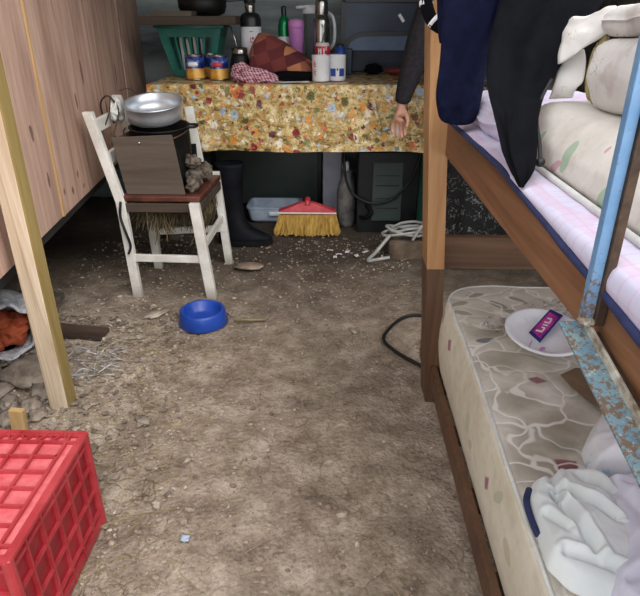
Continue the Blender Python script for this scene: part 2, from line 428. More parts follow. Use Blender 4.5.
def m_floral():
    t = NT('floral_oilcloth'); wv = t.warp(0.035, 26); wv = t.warp(0.012, 110, wv)
    base = t.ramp(t.noise(22, 6, 0.75), [(0.32, lin((128, 98, 46))), (0.48, lin((196, 164, 96))), (0.64, lin((240, 224, 176)))])
    base = t.mix(t.math('MULTIPLY', t.mask(t.noise(70, 5, 0.8), 0.55, 0.65), 0.6), base, lin((110, 86, 44)))
    pal = [(0.0, lin((150, 52, 42))), (0.12, lin((226, 152, 70))), (0.26, lin((178, 196, 216))), (0.40, lin((98, 96, 52))), (0.52, lin((234, 224, 206))),
           (0.66, lin((204, 108, 58))), (0.78, lin((98, 44, 54))), (0.88, lin((128, 130, 78)))]
    for sc, r, off in ((46, 0.32, 5.0), (17, 0.42, 0.0), (27, 0.33, 3.0)):
        v = t.vec(loc=(off, off, off), src=wv)
        o = t.n('ShaderNodeTexVoronoi'); o.inputs['Scale'].default_value = sc; t.l(v, o.inputs['Vector'])
        s_ = t.n('ShaderNodeSeparateColor'); t.l(o.outputs['Color'], s_.inputs[0])
        c = t.ramp(s_.outputs[0], pal, 'CONSTANT')
        d = o.outputs['Distance']
        # petals: broken edges, and a darker or paler eye
        pet = t.math('ADD', d, t.math('MULTIPLY', t.math('SUBTRACT', t.noise(sc * 5, 2, 0.5), 0.5), 0.5))
        m = t.math('MULTIPLY', t.mask(pet, r, r - 0.10), t.mask(s_.outputs[1], 0.10, 0.15))
        base = t.mix(m, base, c)
        base = t.mix(t.math('MULTIPLY', t.mask(d, 0.13, 0.09), m), base, t.mix(0.5, c, lin((110, 50, 40)) if sc < 20 else lin((236, 214, 150))))
    return t.fin(base, 0.26, 0, t.bump(t.noise(9, 5, 0.6, t.vec(scale=(1, 1, 2.2)), 0.8), 0.9, 0.03))
M['floral'] = m_floral()

def quilt_spots_low():
    ma, gr, bl = lin((122, 44, 72)), lin((122, 124, 104)), lin((84, 92, 108))
    gr = gr[:3] + (0.75,); ma = ma[:3] + (0.9,); st = lin((112, 100, 78))[:3] + (0.55,)
    L = [(.522, 1.521, .030, .016, 0, ma, 'r'), (.424, 1.412, .026, .014, .2, bl[:3] + (.8,), 'e'), (.501, 1.216, .024, .016, -.3, ma, 'd'), (.471, .918, .022, .018, .0, ma, 'r'),
         (.392, 1.64, .028, .014, .5, gr, 'e'), (.390, 1.575, .032, .014, -.5, gr, 'e'), (.505, 1.63, .034, .015, -.8, gr, 'e'), (.545, 1.58, .034, .015, -.5, gr, 'e'), (.58, 1.66, .034, .015, -.9, gr, 'e'), (.45, 1.70, .03, .012, .3, gr, 'e'),
         (.72, 1.3, .03, .012, .4, gr, 'e'), (.80, 1.5, .03, .012, .4, ma, 'd'), (.45, 1.03, .06, .035, .5, st, 's'), (.48, .98, .03, .02, .2, (0.13, 0.13, 0.10, .6), 's'), (.43, 1.13, .05, .05, 1, st, 's'), (.52, 1.05, .05, .04, 1, st, 's'),
         (.7, .9, .02, .02, 0, ma, 'd'), (.5, .6, .02, .02, 0, ma, 'd'), (.41, .92, .05, .06, 0, st, 's'), (.43, 1.30, .06, .04, .3, st, 's'), (.47, 1.46, .06, .03, .3, st, 's')]
    return L

def m_quilt(name, spots_top, spots_side, base=((186, 178, 164), (212, 206, 196)), off=(0, 0, 0), lines=True, qs=8.5):
    t = NT(name)
    c = t.ramp(t.noise(3.5, 6, 0.7), [(0.32, lin(base[0])), (0.62, lin(base[1]))])
    c = t.mix(t.mask(t.noise(30, 5, 0.7), 0.5, 0.8), c, t.mix(0.35, c, lin((150, 138, 112))))
    wl = t.vec(loc=tuple(o_ - .01 for o_ in off))
    wv = t.warp(0.02, 12, wl)
    if spots_top: c = t.spots(c, spots_top, (0, 1), wv)
    if spots_side: c = t.spots(c, spots_side, (1, 2), wv)
    nb = t.bump(t.noise(300, 3), 0.2, 0.0008)
    if lines:
        d = t.vor(qs, t.warp(0.22, 7), 'DISTANCE_TO_EDGE')
        c = t.mix(t.math('MULTIPLY', t.mask(d, 0.045, 0.02), 0.6), c, lin((240, 237, 230)))
        c = t.mix(t.math('MULTIPLY', t.mask(t.noise(4.5, 4, 0.6, t.vec(loc=(3, 3, 0))), 0.5, 0.66), 0.45), c, lin((140, 130, 108)))
        nb = t.bump(t.mask(d, 0.0, 0.2), 0.35, 0.006, nb)
    return t.fin(c, 0.85, 0, nb)

def m_sheet():
    t = NT('pink_check_sheet'); x = t.sep(t.warp(0.008, 12))
    c = t.ramp(t.noise(6, 4), [(0.3, lin((196, 192, 214))), (0.7, lin((216, 212, 232)))])
    for ax, s_ in ((1, 38.0), (2, 38.0), (0, 38.0)):
        fr = t.math('FRACT', t.math('MULTIPLY', x[ax], s_))
        ln = t.math('LESS_THAN', fr, 0.14)
        c = t.mix(t.math('MULTIPLY', ln, 0.28), c, lin((204, 156, 182)))
    c = t.spots(c, [(.8, .975, .02, .01, .5, lin((110, 100, 160))[:3] + (.7,), 'e'), (.86, .98, .012, .01, .5, lin((200, 110, 170))[:3] + (.7,), 'e'), (1.05, .985, .01, .014, .2, lin((110, 100, 160))[:3] + (.6,), 'e'), (.55, .965, .012, .02, .3, lin((90, 80, 170))[:3] + (.8,), 'e'), (.46, .965, .012, .02, .3, lin((220, 120, 190))[:3] + (.8,), 'e')], (1, 2), t.warp(0.02, 40))
    return t.fin(c, 0.9, 0, t.bump(t.noise(9, 4), 0.4, 0.01))
M['sheet'] = m_sheet()

def m_pillow():
    t = NT('swirl_print_cotton'); c = t.ramp(t.noise(5, 5), [(0.3, lin((204, 200, 196))), (0.7, lin((228, 225, 222)))])
    v = t.warp(0.10, 16); n1 = t.noise(13, 1, 0.4, v, 2.5)
    ln = t.math('ABSOLUTE', t.math('SUBTRACT', n1, 0.52))
    mk = t.math('MULTIPLY', t.mask(ln, 0.016, 0.004), t.mask(t.noise(11, 2), 0.5, 0.58))
    c = t.mix(t.math('MULTIPLY', mk, 0.8), c, lin((156, 144, 116)))
    c = t.mix(t.mask(t.noise(7, 3, vec=t.vec(loc=(4, 2, 7))), 0.60, 0.66), c, t.mix(0.5, c, lin((178, 162, 156))))
    return t.fin(c, 0.9, 0, t.bump(t.noise(10, 5), 0.5, 0.012))
M['pillow'] = m_pillow()

def m_gingham(name, ca, cb, s_):
    t = NT(name); x = t.sep(t.warp(0.01, 14))
    u = t.math('FRACT', t.math('MULTIPLY', t.math('ADD', x[0], t.math('MULTIPLY', x[2], 0.6)), s_))
    v = t.math('FRACT', t.math('MULTIPLY', t.math('ADD', x[1], t.math('MULTIPLY', x[2], 0.9)), s_))
    a = t.math('ADD', t.math('LESS_THAN', u, 0.5), t.math('LESS_THAN', v, 0.5))
    c = t.mix(t.math('MULTIPLY', a, 0.5), lin(ca), lin(cb)); return t.fin(c, 0.95)
M['gingham'] = m_gingham('red_gingham', (214, 180, 190), (126, 26, 48), 60)

def m_patch():
    t = NT('patchwork'); x = t.sep(t.vec(rot=(0, 0.35, 0.5), src=t.warp(0.02, 9)))
    u = t.math('FLOOR', t.math('MULTIPLY', x[0], 15.0)); v = t.math('FLOOR', t.math('MULTIPLY', x[2], 17.0))
    h = t.math('FRACT', t.math('ADD', t.math('MULTIPLY', u, 0.382), t.math('MULTIPLY', v, 0.527)))
    c = t.ramp(h, [(0.0, lin((92, 34, 38))), (0.3, lin((176, 116, 78))), (0.5, lin((108, 48, 44))), (0.72, lin((140, 84, 62))), (0.86, lin((84, 30, 36)))], 'CONSTANT')
    return t.fin(c, 0.9, 0, t.bump(t.noise(40, 4), 0.3, 0.003))
M['patch'] = m_patch()

def m_skirt():
    t = NT('leaf_print_black'); n1 = t.noise(30, 3, 0.6, t.warp(0.05, 20))
    l = t.math('ABSOLUTE', t.math('SUBTRACT', n1, 0.5))
    c = t.mix(t.math('MULTIPLY', t.mask(l, 0.02, 0.008), t.mask(t.noise(26, 2), 0.46, 0.52)), lin((14, 14, 16)), lin((120, 122, 120)))
    return t.fin(c, 0.9)
M['skirt'] = m_skirt()

def m_peel(name, w):
    t = NT(name); c = t.ramp(t.noise(12, 5), [(0.3, lin((92, 132, 172))), (0.7, lin((122, 158, 192)))])
    if w > .5: c = t.ramp(t.noise(30, 5), [(0.3, lin((88, 128, 152))), (0.7, lin((128, 156, 162)))])
    z = t.sep()[2]
    k = t.math('ADD', t.noise(110, 8, 0.8), t.math('MULTIPLY', t.mask(z, 0.08, 0.0), 0.16)) if w < .5 else t.noise(110, 8, 0.8)
    th = .61 if w < .5 else .49
    c = t.mix(t.mask(k, th, th + .05), c, lin((112, 90, 72)))
    c = t.mix(t.mask(t.noise(140, 6, 0.7, t.vec(loc=(2, 5, 1))), 0.60 if w > .5 else .68, 0.64 if w > .5 else .7), c, lin((190, 182, 164)))
    return t.fin(c, 0.6, 0.1, t.bump(k, 0.5, 0.002))
M['peel'] = m_peel('peeling_blue_bar', 1.0); M['peel_up'] = m_peel('blue_painted_iron', 0.0)
M['rust'] = simple('brown_iron', (54, 42, 34), (96, 76, 60), 25, 0.65, 0.4, bs=0.5)
M['pale_rust'] = simple('pale_flaked_edge', (120, 104, 86), (206, 200, 186), 40, 0.7, 0.1, bs=0.5)

def m_can():
    t = NT('can_label'); z = t.sep()[2]; a = t.noise(28, 2, 0.5)
    up = t.ramp(a, [(0.42, lin((22, 38, 104))), (0.52, lin((40, 66, 150))), (0.62, lin((120, 150, 200)))])
    lo = t.ramp(a, [(0.4, lin((206, 140, 50))), (0.6, lin((232, 184, 96)))])
    return t.fin(t.mix(t.mask(z, 0.047, 0.049), lo, up), 0.35, 0.2)
M['can'] = m_can()

def m_film():
    t = NT('clear_film'); m = t.fin((0.95, 0.96, 1, 1), 0.12, 0, t.bump(t.noise(25, 5), 0.6, 0.01), IOR=1.2)
    t.b.inputs['Transmission Weight'].default_value = 1.0; t.b.inputs['Alpha'].default_value = 0.35
    return m
M['film'] = m_film()
M['clear'] = m_film()
def m_bag():
    t = NT('white_bag'); c = t.ramp(t.noise(30, 4, vec=t.vec(scale=(1, 1, .2))), [(0.35, lin((150, 152, 160))), (0.6, lin((226, 228, 234)))])
    m = t.fin(c, 0.35, 0, t.bump(t.noise(40, 5, vec=t.vec(scale=(1, 1, .3))), 0.8, 0.01)); t.b.inputs['Alpha'].default_value = 1; return m
M['bag'] = m_bag()
M['shred'] = simple('plastic_shred', (112, 108, 104), (180, 178, 176), 12, 0.4)

# ------------------------------------------------------------------ the setting
def ground_z(x, y):
    z = 0.012 * fbm(x, y, 0, 1.6, 3) + 0.008 * fbm(x, y, 3, 9, 4) + 0.004 * max(0, fbm(x, y, 5, 34, 3))
    rub = max(0.0, min(1.0, (-0.85 - x) / 0.3)) * max(0.0, min(1.0, (2.3 - y) / 0.5))
    z += rub * 0.015 * (fbm(x, y, 7, 14, 3))
    return z
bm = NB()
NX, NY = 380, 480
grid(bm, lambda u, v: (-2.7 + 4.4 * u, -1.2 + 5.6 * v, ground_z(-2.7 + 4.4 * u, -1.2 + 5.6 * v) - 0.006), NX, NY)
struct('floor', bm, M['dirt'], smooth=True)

# left wall: vertical boards hung above the ground, slightly askew
WP = Vector((-1.003, 1.565)); WD = Vector((-0.1192, 0.9929))
def wallpt(s_, off=0.0): p = WP + WD * s_; n_ = Vector((WD.y, -WD.x)); return (p.x + n_.x * off, p.y + n_.y * off)
bm = NB(); cuts = [-0.5, 0.62, 1.42, 2.05, 2.66]
for i, (a, b) in enumerate(zip(cuts, cuts[1:])):
    o_ = 0.004 * (i % 2)
    p0, p1, p2, p3 = wallpt(a + 0.002, o_), wallpt(b - 0.002, o_), wallpt(b - 0.002, o_ - 0.018), wallpt(a + 0.002, o_ - 0.018)
    zb = 0.5
    lo = [bm.verts.new((p[0], p[1], zb)) for p in (p0, p1, p2, p3)]; hi = [bm.verts.new((p[0], p[1], 2.3)) for p in (p0, p1, p2, p3)]
    bm.faces.new(lo[::-1]); bm.faces.new(hi)
    for k in range(4): bm.faces.new((lo[k], lo[(k + 1) % 4], hi[(k + 1) % 4], hi[k]))
struct('wall_left', bm, M['plywood'])
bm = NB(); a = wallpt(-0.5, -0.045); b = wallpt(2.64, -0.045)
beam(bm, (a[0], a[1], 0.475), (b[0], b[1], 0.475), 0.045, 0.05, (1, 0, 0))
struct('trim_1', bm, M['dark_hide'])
bm = NB(); a = wallpt(0.62, .0025); box(bm, a[0] - .003, a[0] + .004, a[1] - .006, a[1] + .006, .5, 2.3)
struct('trim_2', bm, M['pine_offcut'])
bm = NB(); box(bm, -2.6, -2.55, -0.9, 4.3, -0.05, 2.4)
struct('wall_outer_added', bm, M['dark_hide'])  # outer enclosure, added dark so no sky shows below the left wall
bm = NB()
for i in range(12):
    z = i * 0.2; box(bm, -2.6, 1.65, 4.24 - 0.012 * (i % 2), 4.3 + .01 * (i % 2), z - (0.05 if i == 0 else 0), z + 0.2)
struct('wall_back', bm, M['back_wall'])
bm = NB(); box(bm, 1.6, 1.65, 1.95, 4.3, -0.05, 2.4)
struct('wall_right', bm, M['grey_wood'])
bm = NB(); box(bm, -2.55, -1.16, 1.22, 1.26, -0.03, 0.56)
struct('wall_light_block', bm, M['dark_hide'])  # unseen closing wall, added to stop light leaking below the left wall
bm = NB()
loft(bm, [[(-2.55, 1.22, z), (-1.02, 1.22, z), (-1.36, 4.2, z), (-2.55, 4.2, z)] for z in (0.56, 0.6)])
struct('ceiling_light_block', bm, M['dark_hide'])  # unseen low cover, added to keep the gap below the wall dark
bm = NB(); grid(bm, lambda u, v: (-2.7 + 4.4 * u, 1.75 + 2.7 * v, 2.42 + 0.02 * math.sin(u * 4.4 / 0.09 * 2 * PI * 0.5)), 240, 4)
struct('ceiling_shade', bm, M['roof'], solid=0.004)  # unseen roof, added over the rear part to darken it

# ------------------------------------------------------------------ standing post on the left
t = thing('timber_post', 'pale rough sawn timber post with olive side, standing before the left wall', 'post', (-0.927, 1.623, 0))
bm = NB()
box(bm, -.972, -.908, 1.605, 1.66, -.02, 2.3); o = part('post', bm, M['rough_timber'], t, bevel=.003)
bm = NB(); box(bm, -.9085, -.902, 1.606, 1.66, -.02, 2.3); part('side_face', bm, M['olive_side'], t, label='olive stained side of the post')
bm = NB()
beam(bm, (-1.15, 1.47, -.02), (-1.22, 1.62, .42), .09, .05, (1, .2, 0))
tag(part('grey_plank', bm, M['grey_wood'], loc=(-1.15, 1.47, 0), bevel=.003), 'weathered grey plank leaning at the left edge behind the red crate', 'plank')

# ------------------------------------------------------------------ table
T = 0.892
t = thing('kitchen_table', 'table hidden under the floral cloth, with a lavender leg and a green leg', 'table', (-.2, 3.68, 0))
bm = NB(); box(bm, -1.0, .70, 3.27, 4.08, T - .03, T - .004); part('tabletop', bm, M['grey_wood'], t)
bm = NB(); box(bm, -.086, .034, 3.76, 3.79, -.02, T - .03); part('leg', bm, M['lavender_paint'], t, bevel=.003, label='broad lavender grey leg')
bm = NB(); box(bm, .515, .615, 3.70, 3.74, -.02, T - .03); part('leg', bm, M['green_paint'], t, bevel=.003, label='broad green painted leg')
for (x, y) in ((-.97, 3.32), (-.97, 4.02), (.64, 4.02)):
    bm = NB(); box(bm, x - .025, x + .025, y - .025, y + .025, -.02, T - .03); part('leg', bm, M['grey_wood'], t, bevel=.002)

# cloth: top, front drop, side drops, built as one draped sheet
def cloth_xyz(u, v):
    # u across (-1..1 of width), v from back top to front bottom
    X0, X1, YB, YF = -1.02, .73, 4.09, 3.255
    Lx = .24; tot = (X1 - X0) + 2 * Lx
    s_ = u * tot; dz_side = 0
    if s_ < Lx: x = X0 - 0.02 * (Lx - s_) / Lx; dz_side = Lx - s_
    elif s_ > Lx + (X1 - X0): x = X1 + 0.02; dz_side = s_ - Lx - (X1 - X0)
    else: x = X0 + s_ - Lx
    topd = YB - YF; drop = .345; d = v * (topd + drop)
    if d <= topd:
        y = YB - d; z = T + .003 * fbm(x, y, 0, 6, 3)
        z -= dz_side
        if dz_side: x -= .012 * math.sin(y * 18) * dz_side / Lx
    else:
        k = (d - topd); f = k / drop
        fold = .016 * math.sin(x * 13 + 1.5 * nz(x, 0, 0, 3)) + .014 * nz(x, k * 2.2, 1, 8) + .010 * max(0, 1 - abs(nz(x * .6, k * 2.5, 4, 7)) * 5)
        cre = -.034 * math.exp(-((x - .22 - .10 * (f - .5)) / .012) ** 2) * math.sin(min(1, max(0, (f - .12) * 1.5)) * PI)
        y = YF - .012 - fold * f + cre - .02 * f + .006 * fbm(x, k, 0, 14, 3)
        z = T - k + .004 * math.sin(x * 9) * f - max(dz_side - k, 0) * 0
        if dz_side: z = T - max(k, dz_side); y = YF + (dz_side * .5)
        if k < .03: y += (.03 - k) * .2
    if x < -.85 and d > topd: z -= 0; y -= .0
    return (x, y, z)
bm = NB(); grid(bm, cloth_xyz, 330, 110)
tag(part('tablecloth', bm, M['floral'], smooth=True, loc=(-.2, 3.25, T)), 'yellow floral oilcloth draped over the table', 'tablecloth')
TT = T + .003

# ---- things on the table
def putlathe(name, prof, m, parent, c, **kw):
    bm = NB(); lathe(bm, prof, c); return part(name, bm, m, parent, smooth=True, **kw)

# green basket
t = thing('plastic_basket', 'green slotted plastic basket under the scrap board, at the left of the table', 'basket', (-.89, 3.76, TT))
bm = NB(); bx0, bx1, by0, by1 = -.985, -.775, 3.66, 3.90; H = .27
def bk(f, s_): return None
def bpt(sx, sy, z, ins=0):
    k = z / H; cx, cy = -.862, 3.79; hx = .115 + .075 * k - ins; hy = .085 + .035 * k - ins
    return Vector((cx + sx * hx, cy + sy * hy, TT + z))
lathe_seg = 1
for z0_, z1_ in ((.0, .035), (.215, .27)):
    for (a, b) in (((-1, -1), (1, -1)), ((1, -1), (1, 1)), ((1, 1), (-1, 1)), ((-1, 1), (-1, -1))):
        q = [bpt(*a, z0_), bpt(*b, z0_), bpt(*b, z1_), bpt(*a, z1_)]; qi = [bpt(*a, z0_, .006), bpt(*b, z0_, .006), bpt(*b, z1_, .006), bpt(*a, z1_, .006)]
        vv = [bm.verts.new(p) for p in q + qi]
        for f in ((0, 1, 2, 3), (7, 6, 5, 4), (0, 4, 5, 1), (3, 2, 6, 7), (1, 5, 6, 2), (0, 3, 7, 4)): bm.faces.new([vv[i] for i in f])
for sy in (-1, 1):
    for k in range(9):
        s_ = -1 + 2 * k / 8; w_ = .012 if 0 < k < 8 else .045
        s2 = s_ * (1 if 0 < k < 8 else .88)
        beam(bm, bpt(s2, sy, .03, .003), bpt(s2, sy, .23, .003), w_, .006, (1, 0, 0))
for sx in (-1, 1):
    for k in range(6):
        s_ = -1 + 2 * k / 5; beam(bm, bpt(sx, s_, .03, .003), bpt(sx, s_, .23, .003), .014, .006, (0, 1, 0))
v = [bm.verts.new(bpt(a, b, .004)) for a, b in ((-1, -1), (1, -1), (1, 1), (-1, 1))]; bm.faces.new(v)
part('basket_body', bm, M['basket'], t)
bm = NB()
tube(bm, [bpt(-1.04, -1.06, .27), bpt(1.04, -1.06, .27), bpt(1.04, 1.06, .27), bpt(-1.04, 1.06, .27)], .009, 8, True)
part('rim', bm, M['basket'], t, smooth=True)
uts = [(-.925, 'far left'), (-.885, 'second from the left'), (-.845, 'third from the left'), (-.80, 'rightmost')]
for i, (x, w_) in enumerate(uts):
    bm = NB(); beam(bm, (x + .012, 3.735, TT + .012), (x - .012, 3.745, TT + .24 - .03 * (i % 2)), .022, .012, (1, 0, 0), .014, .008)
    tag(part('spatula', bm, M['cream_plastic'] if i < 3 else M['pale_blue'], loc=(x, 3.74, TT), bevel=.002), 'pale utensil handle seen through the green basket slots, %s' % w_, 'utensil', 'utensils in the green basket')
# scrap board on the basket
bm = NB(); box(bm, -1.10, -.56, 3.50, 3.88, TT + .280, TT + .325); 
bm2 = tag(part('scrap_board', bm, M['scrap_board'], loc=(-.86, 3.76, TT + .31), bevel=.003), 'dark scrap board laid over the green basket, under the black pan', 'board')
bm = NB(); box(bm, -1.03, -.80, 3.50, 3.64, TT + .3255, TT + .35)
tag(part('scrap_board', bm, M['grey_wood'], loc=(-.95, 3.65, TT + .34)), 'short grey offcut on the board, partly under the black pan', 'board')
t = thing('frying_pan', 'black pan on the board above the green basket', 'pan', (-.72, 3.76, TT + .3255))
putlathe('pan_body', [(0, 0), (.09, 0), (.125, .015), (.138, .05), (.14, .10), (.134, .10), (.125, .03), (.1, .008), (0, .008)], M['black_pot'], t, (-.79, 3.76, TT + .3255))
bm = NB(); beam(bm, (-.655, 3.79, TT + .405), (-.46, 3.83, TT + .42), .025, .012, (0, 1, 0)); part('handle', bm, M['black_plastic'], t, bevel=.003)

# three cans
def can(c, label):
    t = thing('food_can', label, 'can', c, 'blue and orange cans at the left of the table')
    bm = NB(); lathe(bm, [(.0, .006), (.046, .006), (.0465, .012), (.0465, .094), (.046, .098), (0, .098)], (0, 0, 0)); o_ = part('can_body', bm, M['can'], t, smooth=False, local=True); t.scale = (1.12, 1.12, 1.25)
    bm = NB()
    for z in (.003, .1):
        bm = NB(); tube(bm, [(.0455 * math.cos(a * PI / 16), .0455 * math.sin(a * PI / 16), z) for a in range(32)], .0035, 6, True); part('rim', bm, M['steel'], t, smooth=True, local=True)
    bm = NB(); lathe(bm, [(0, .0985), (.044, .0985), (.044, .096)], (0, 0, 0)); part('lid', bm, M['steel'], t, smooth=True, local=True)
    bm = NB(); 
    for k in range(5):
        a = -PI / 2 - .35 + k * .17; lathe(bm, [(0, -.012), (.010, -.008), (.013, 0), (.010, .008), (0, .012)], (.0405 * math.cos(a), .0405 * math.sin(a), .066), 10)
    o = part('emblem', bm, M['broom_red'] if 'right' in label else M['white_print'], t, local=True, smooth=True)
    return t
c1 = can((-.805, 3.50, TT), 'blue and orange can standing in front of the green basket, leftmost')
c2 = copy_tree(c1); c2.location = (-.735, 3.62, TT); c2['label'] = 'blue and orange can half hidden behind the other two'
c2.rotation_euler = (0, 0, 1.0)
c3 = can((-.665, 3.48, TT), 'blue and yellow can with a pinkish emblem, right of the other two')
# mate gourd with metal straw
t = thing('mate_gourd', 'dark gourd cup with a metal straw, between cans and white flask', 'cup', (-.555, 3.55, TT))
putlathe('gourd', [(0, 0), (.035, .0), (.055, .03), (.06, .07), (.05, .11), (.042, .14), (.037, .14), (.04, .11), (0, .09)], M['black_pot'], t, (-.555, 3.55, TT))
putlathe('metal_collar', [(.044, .135), (.046, .165), (.041, .166), (.038, .14)], M['steel'], t, (-.555, 3.55, TT))
bm = NB(); tube(bm, [(-.55, 3.55, TT + .09), (-.575, 3.55, TT + .20), (-.595, 3.55, TT + .27)], .004, 8); part('straw', bm, M['steel'], t, smooth=True)
bm = NB(); blob(bm, (-.552, 3.494, TT + .04), .018, 1, .3, 1, .1, 3, 2); part('badge', bm, M['broom_red'], t, smooth=True, label='small pink round badge')
# white flask with black top and red lettering
c = (-.505, 3.70, TT)
t = thing('vacuum_flask', 'white flask with red upright lettering and black cap', 'flask', c)
putlathe('flask_body', [(0, 0), (.057, 0), (.06, .01), (.06, .27), (0, .27)], M['white_plastic'], t, c)
putlathe('shoulder', [(.061, .27), (.061, .31), (.05, .335), (.03, .345), (0, .345)], M['black_plastic'], t, c)
putlathe('spout_ring', [(.026, .345), (.03, .37), (.03, .39), (0, .395)], M['steel'], t, c)
putlathe('cap', [(.03, .39), (.034, .40), (.034, .45), (.03, .46), (0, .46)], M['black_plastic'], t, c)
bm = NB(); RB = .0607
def on_cyl(bm, c, R, a, z, w_, h_, d=.001):
    A = Vector((c[0] + R * math.cos(a), c[1] + R * math.sin(a), c[2] + z)); tn = Vector((-math.sin(a), math.cos(a), 0))
    beam(bm, A - Vector((0, 0, h_ / 2)), A + Vector((0, 0, h_ / 2)), w_, d, tn)
a0 = -PI / 2 + .15
for k, (dx, z, w_, h_) in enumerate([(0, .245, .05, .004), (.08, .21, .012, .012), (.08, .19, .020, .004), (-.05, .20, .004, .03), (.08, .165, .004, .022), (.17, .165, .004, .022), (.12, .155, .012, .004), (.08, .13, .016, .004), (.08, .115, .016, .004), (.02, .12, .004, .024), (.1, .085, .018, .004), (.1, .07, .004, .02), (-.05, .10, .004, .02)]):
    on_cyl(bm, c, RB, a0 + dx * 1.6, z, w_ if w_ < .03 else .02, h_)
part('lettering', bm, M['red_print'], t)
# green bottle
c = (-.32, 3.8, TT)
t = thing('green_bottle', 'slim shiny green bottle with black cap and white label', 'bottle', c)
putlathe('bottle_body', [(0, 0), (.034, 0), (.036, .01), (.036, .27), (.028, .31), (.014, .33), (0, .33)], M['green_metal'], t, c)
putlathe('cap', [(.015, .328), (.016, .37), (.012, .38), (0, .38)], M['black_plastic'], t, c)
putlathe('label_band', [(.0365, .13), (.0368, .131), (.0368, .215), (.0365, .216)], M['white_print'], t, c)
# pink cup
c = (-.245, 3.74, TT)
t = thing('pink_tumbler', 'pink plastic tumbler with domed lid, between green bottle and clear jug', 'tumbler', c)
putlathe('tumbler_body', [(0, 0), (.035, 0), (.044, .24), (.046, .27), (0, .27)], M['pink_plastic'], t, c)
putlathe('lid', [(.047, .268), (.048, .29), (.04, .305), (0, .312)], M['pink_plastic'], t, c)
# clear jug with white lid
c = (-.155, 3.86, TT)
t = thing('clear_jug', 'clear jug with a white lid, left of the steel flask', 'jug', c)
putlathe('jug_body', [(0, 0), (.045, 0), (.055, .34), (.052, .34), (.043, .005), (0, .005)], M['clear'], t, c)
putlathe('lid', [(.058, .34), (.060, .37), (.045, .385), (0, .387)], M['white_plastic'], t, c)
bm = NB(); beam(bm, (-.20, 3.82, TT + .375), (-.235, 3.78, TT + .372), .04, .015, (0, 1, 0)); part('spout', bm, M['white_plastic'], t, bevel=.004)
bm = NB(); tube(bm, spline([(-.105, 3.85, TT + .35), (-.04, 3.82, TT + .33), (-.02, 3.81, TT + .26), (-.03, 3.82, TT + .17), (-.10, 3.85, TT + .12)], 5), .011, 8); part('handle', bm, M['white_plastic'], t, smooth=True)
# steel flask
c = (-.095, 3.70, TT)
t = thing('steel_flask', 'brushed steel vacuum flask behind the white mugs', 'flask', c)
putlathe('flask_body', [(0, 0), (.047, 0), (.049, .01), (.049, .27), (.046, .30), (.036, .33), (0, .33)], M['steel'], t, c)
putlathe('cap', [(.036, .33), (.038, .34), (.036, .40), (.030, .41), (0, .412)], M['steel'], t, c)
putlathe('cap_button', [(.018, .411), (.018, .425), (0, .427)], M['steel'], t, c)
# red-and-white tin with a spoon
c = (-.085, 3.56, TT)
t = thing('red_tin', 'small jar with red and white label behind the white mugs', 'jar', c)
putlathe('jar_body', [(0, 0), (.04, 0), (.042, .01), (.042, .17), (.036, .19), (0, .19)], M['cream_plastic'], t, c)
putlathe('label_band', [(.0424, .10), (.0428, .101), (.0428, .172), (.0424, .173)], M['red_print'], t, c)
bm = NB()
for dx, z, w_, h_ in ((-.5, .145, .006, .035), (-.2, .145, .006, .035), (-.35, .15, .016, .006), (.2, .145, .006, .035), (.5, .16, .006, .02), (.35, .13, .016, .006)): on_cyl(bm, c, .0434, -PI / 2 + dx, z, w_, h_)
part('lettering', bm, M['white_print'], t)
bm = NB(); tube(bm, [(-.085, 3.54, TT + .188), (-.075, 3.53, TT + .25), (-.09, 3.53, TT + .285)], .004, 6); part('spoon_handle', bm, M['steel'], t, smooth=True)
# two white mugs
def mug(c, label):
    t = thing('white_mug', label, 'mug', c, 'white mugs at the front of the table')
    bm = NB(); lathe(bm, [(0, 0), (.046, 0), (.048, .004), (.049, .128), (.051, .133), (.046, .133), (.044, .01), (0, .01)], c); part('mug_body', bm, M['white_plastic'], t, smooth=True)
    return t
c = (-.091, 3.42, TT); t = mug(c, 'white mug with faint red marks, left of the pair')
bm = NB()
for dx, z, w_, h_ in ((-.75, .09, .004, .03), (-.6, .09, .010, .004), (-.62, .078, .010, .004), (-.72, .05, .004, .024), (-.6, .05, .008, .004), (-.6, .035, .008, .004)): on_cyl(bm, c, .0493, -PI / 2 + dx, z, w_, h_)
part('red_marks', bm, M['red_print'], t)
c = (-.002, 3.46, TT); t = mug(c, 'white mug with blue squares, right of the pair')
for a in (-.45, .55):
    bm = NB(); on_cyl(bm, c, .0493, -PI / 2 + a, .045, .03, .04); part('blue_square', bm, M['blue_print'], t)
bm = NB(); on_cyl(bm, c, .0496, -PI / 2 + .05, .06, .008, .012); part('small_print', bm, M['blue_print'], t)
# blue stuff behind mug
c = (.015, 3.64, TT); t = thing('blue_bottle', 'blue and white bottle partly hidden behind the white mugs', 'bottle', c)
putlathe('bottle_body', [(0, 0), (.034, 0), (.035, .01), (.035, .13), (.02, .17), (0, .17)], M['blue_print'], t, c)
putlathe('cap', [(.021, .165), (.021, .18), (0, .183)], M['navy_metal'], t, c)

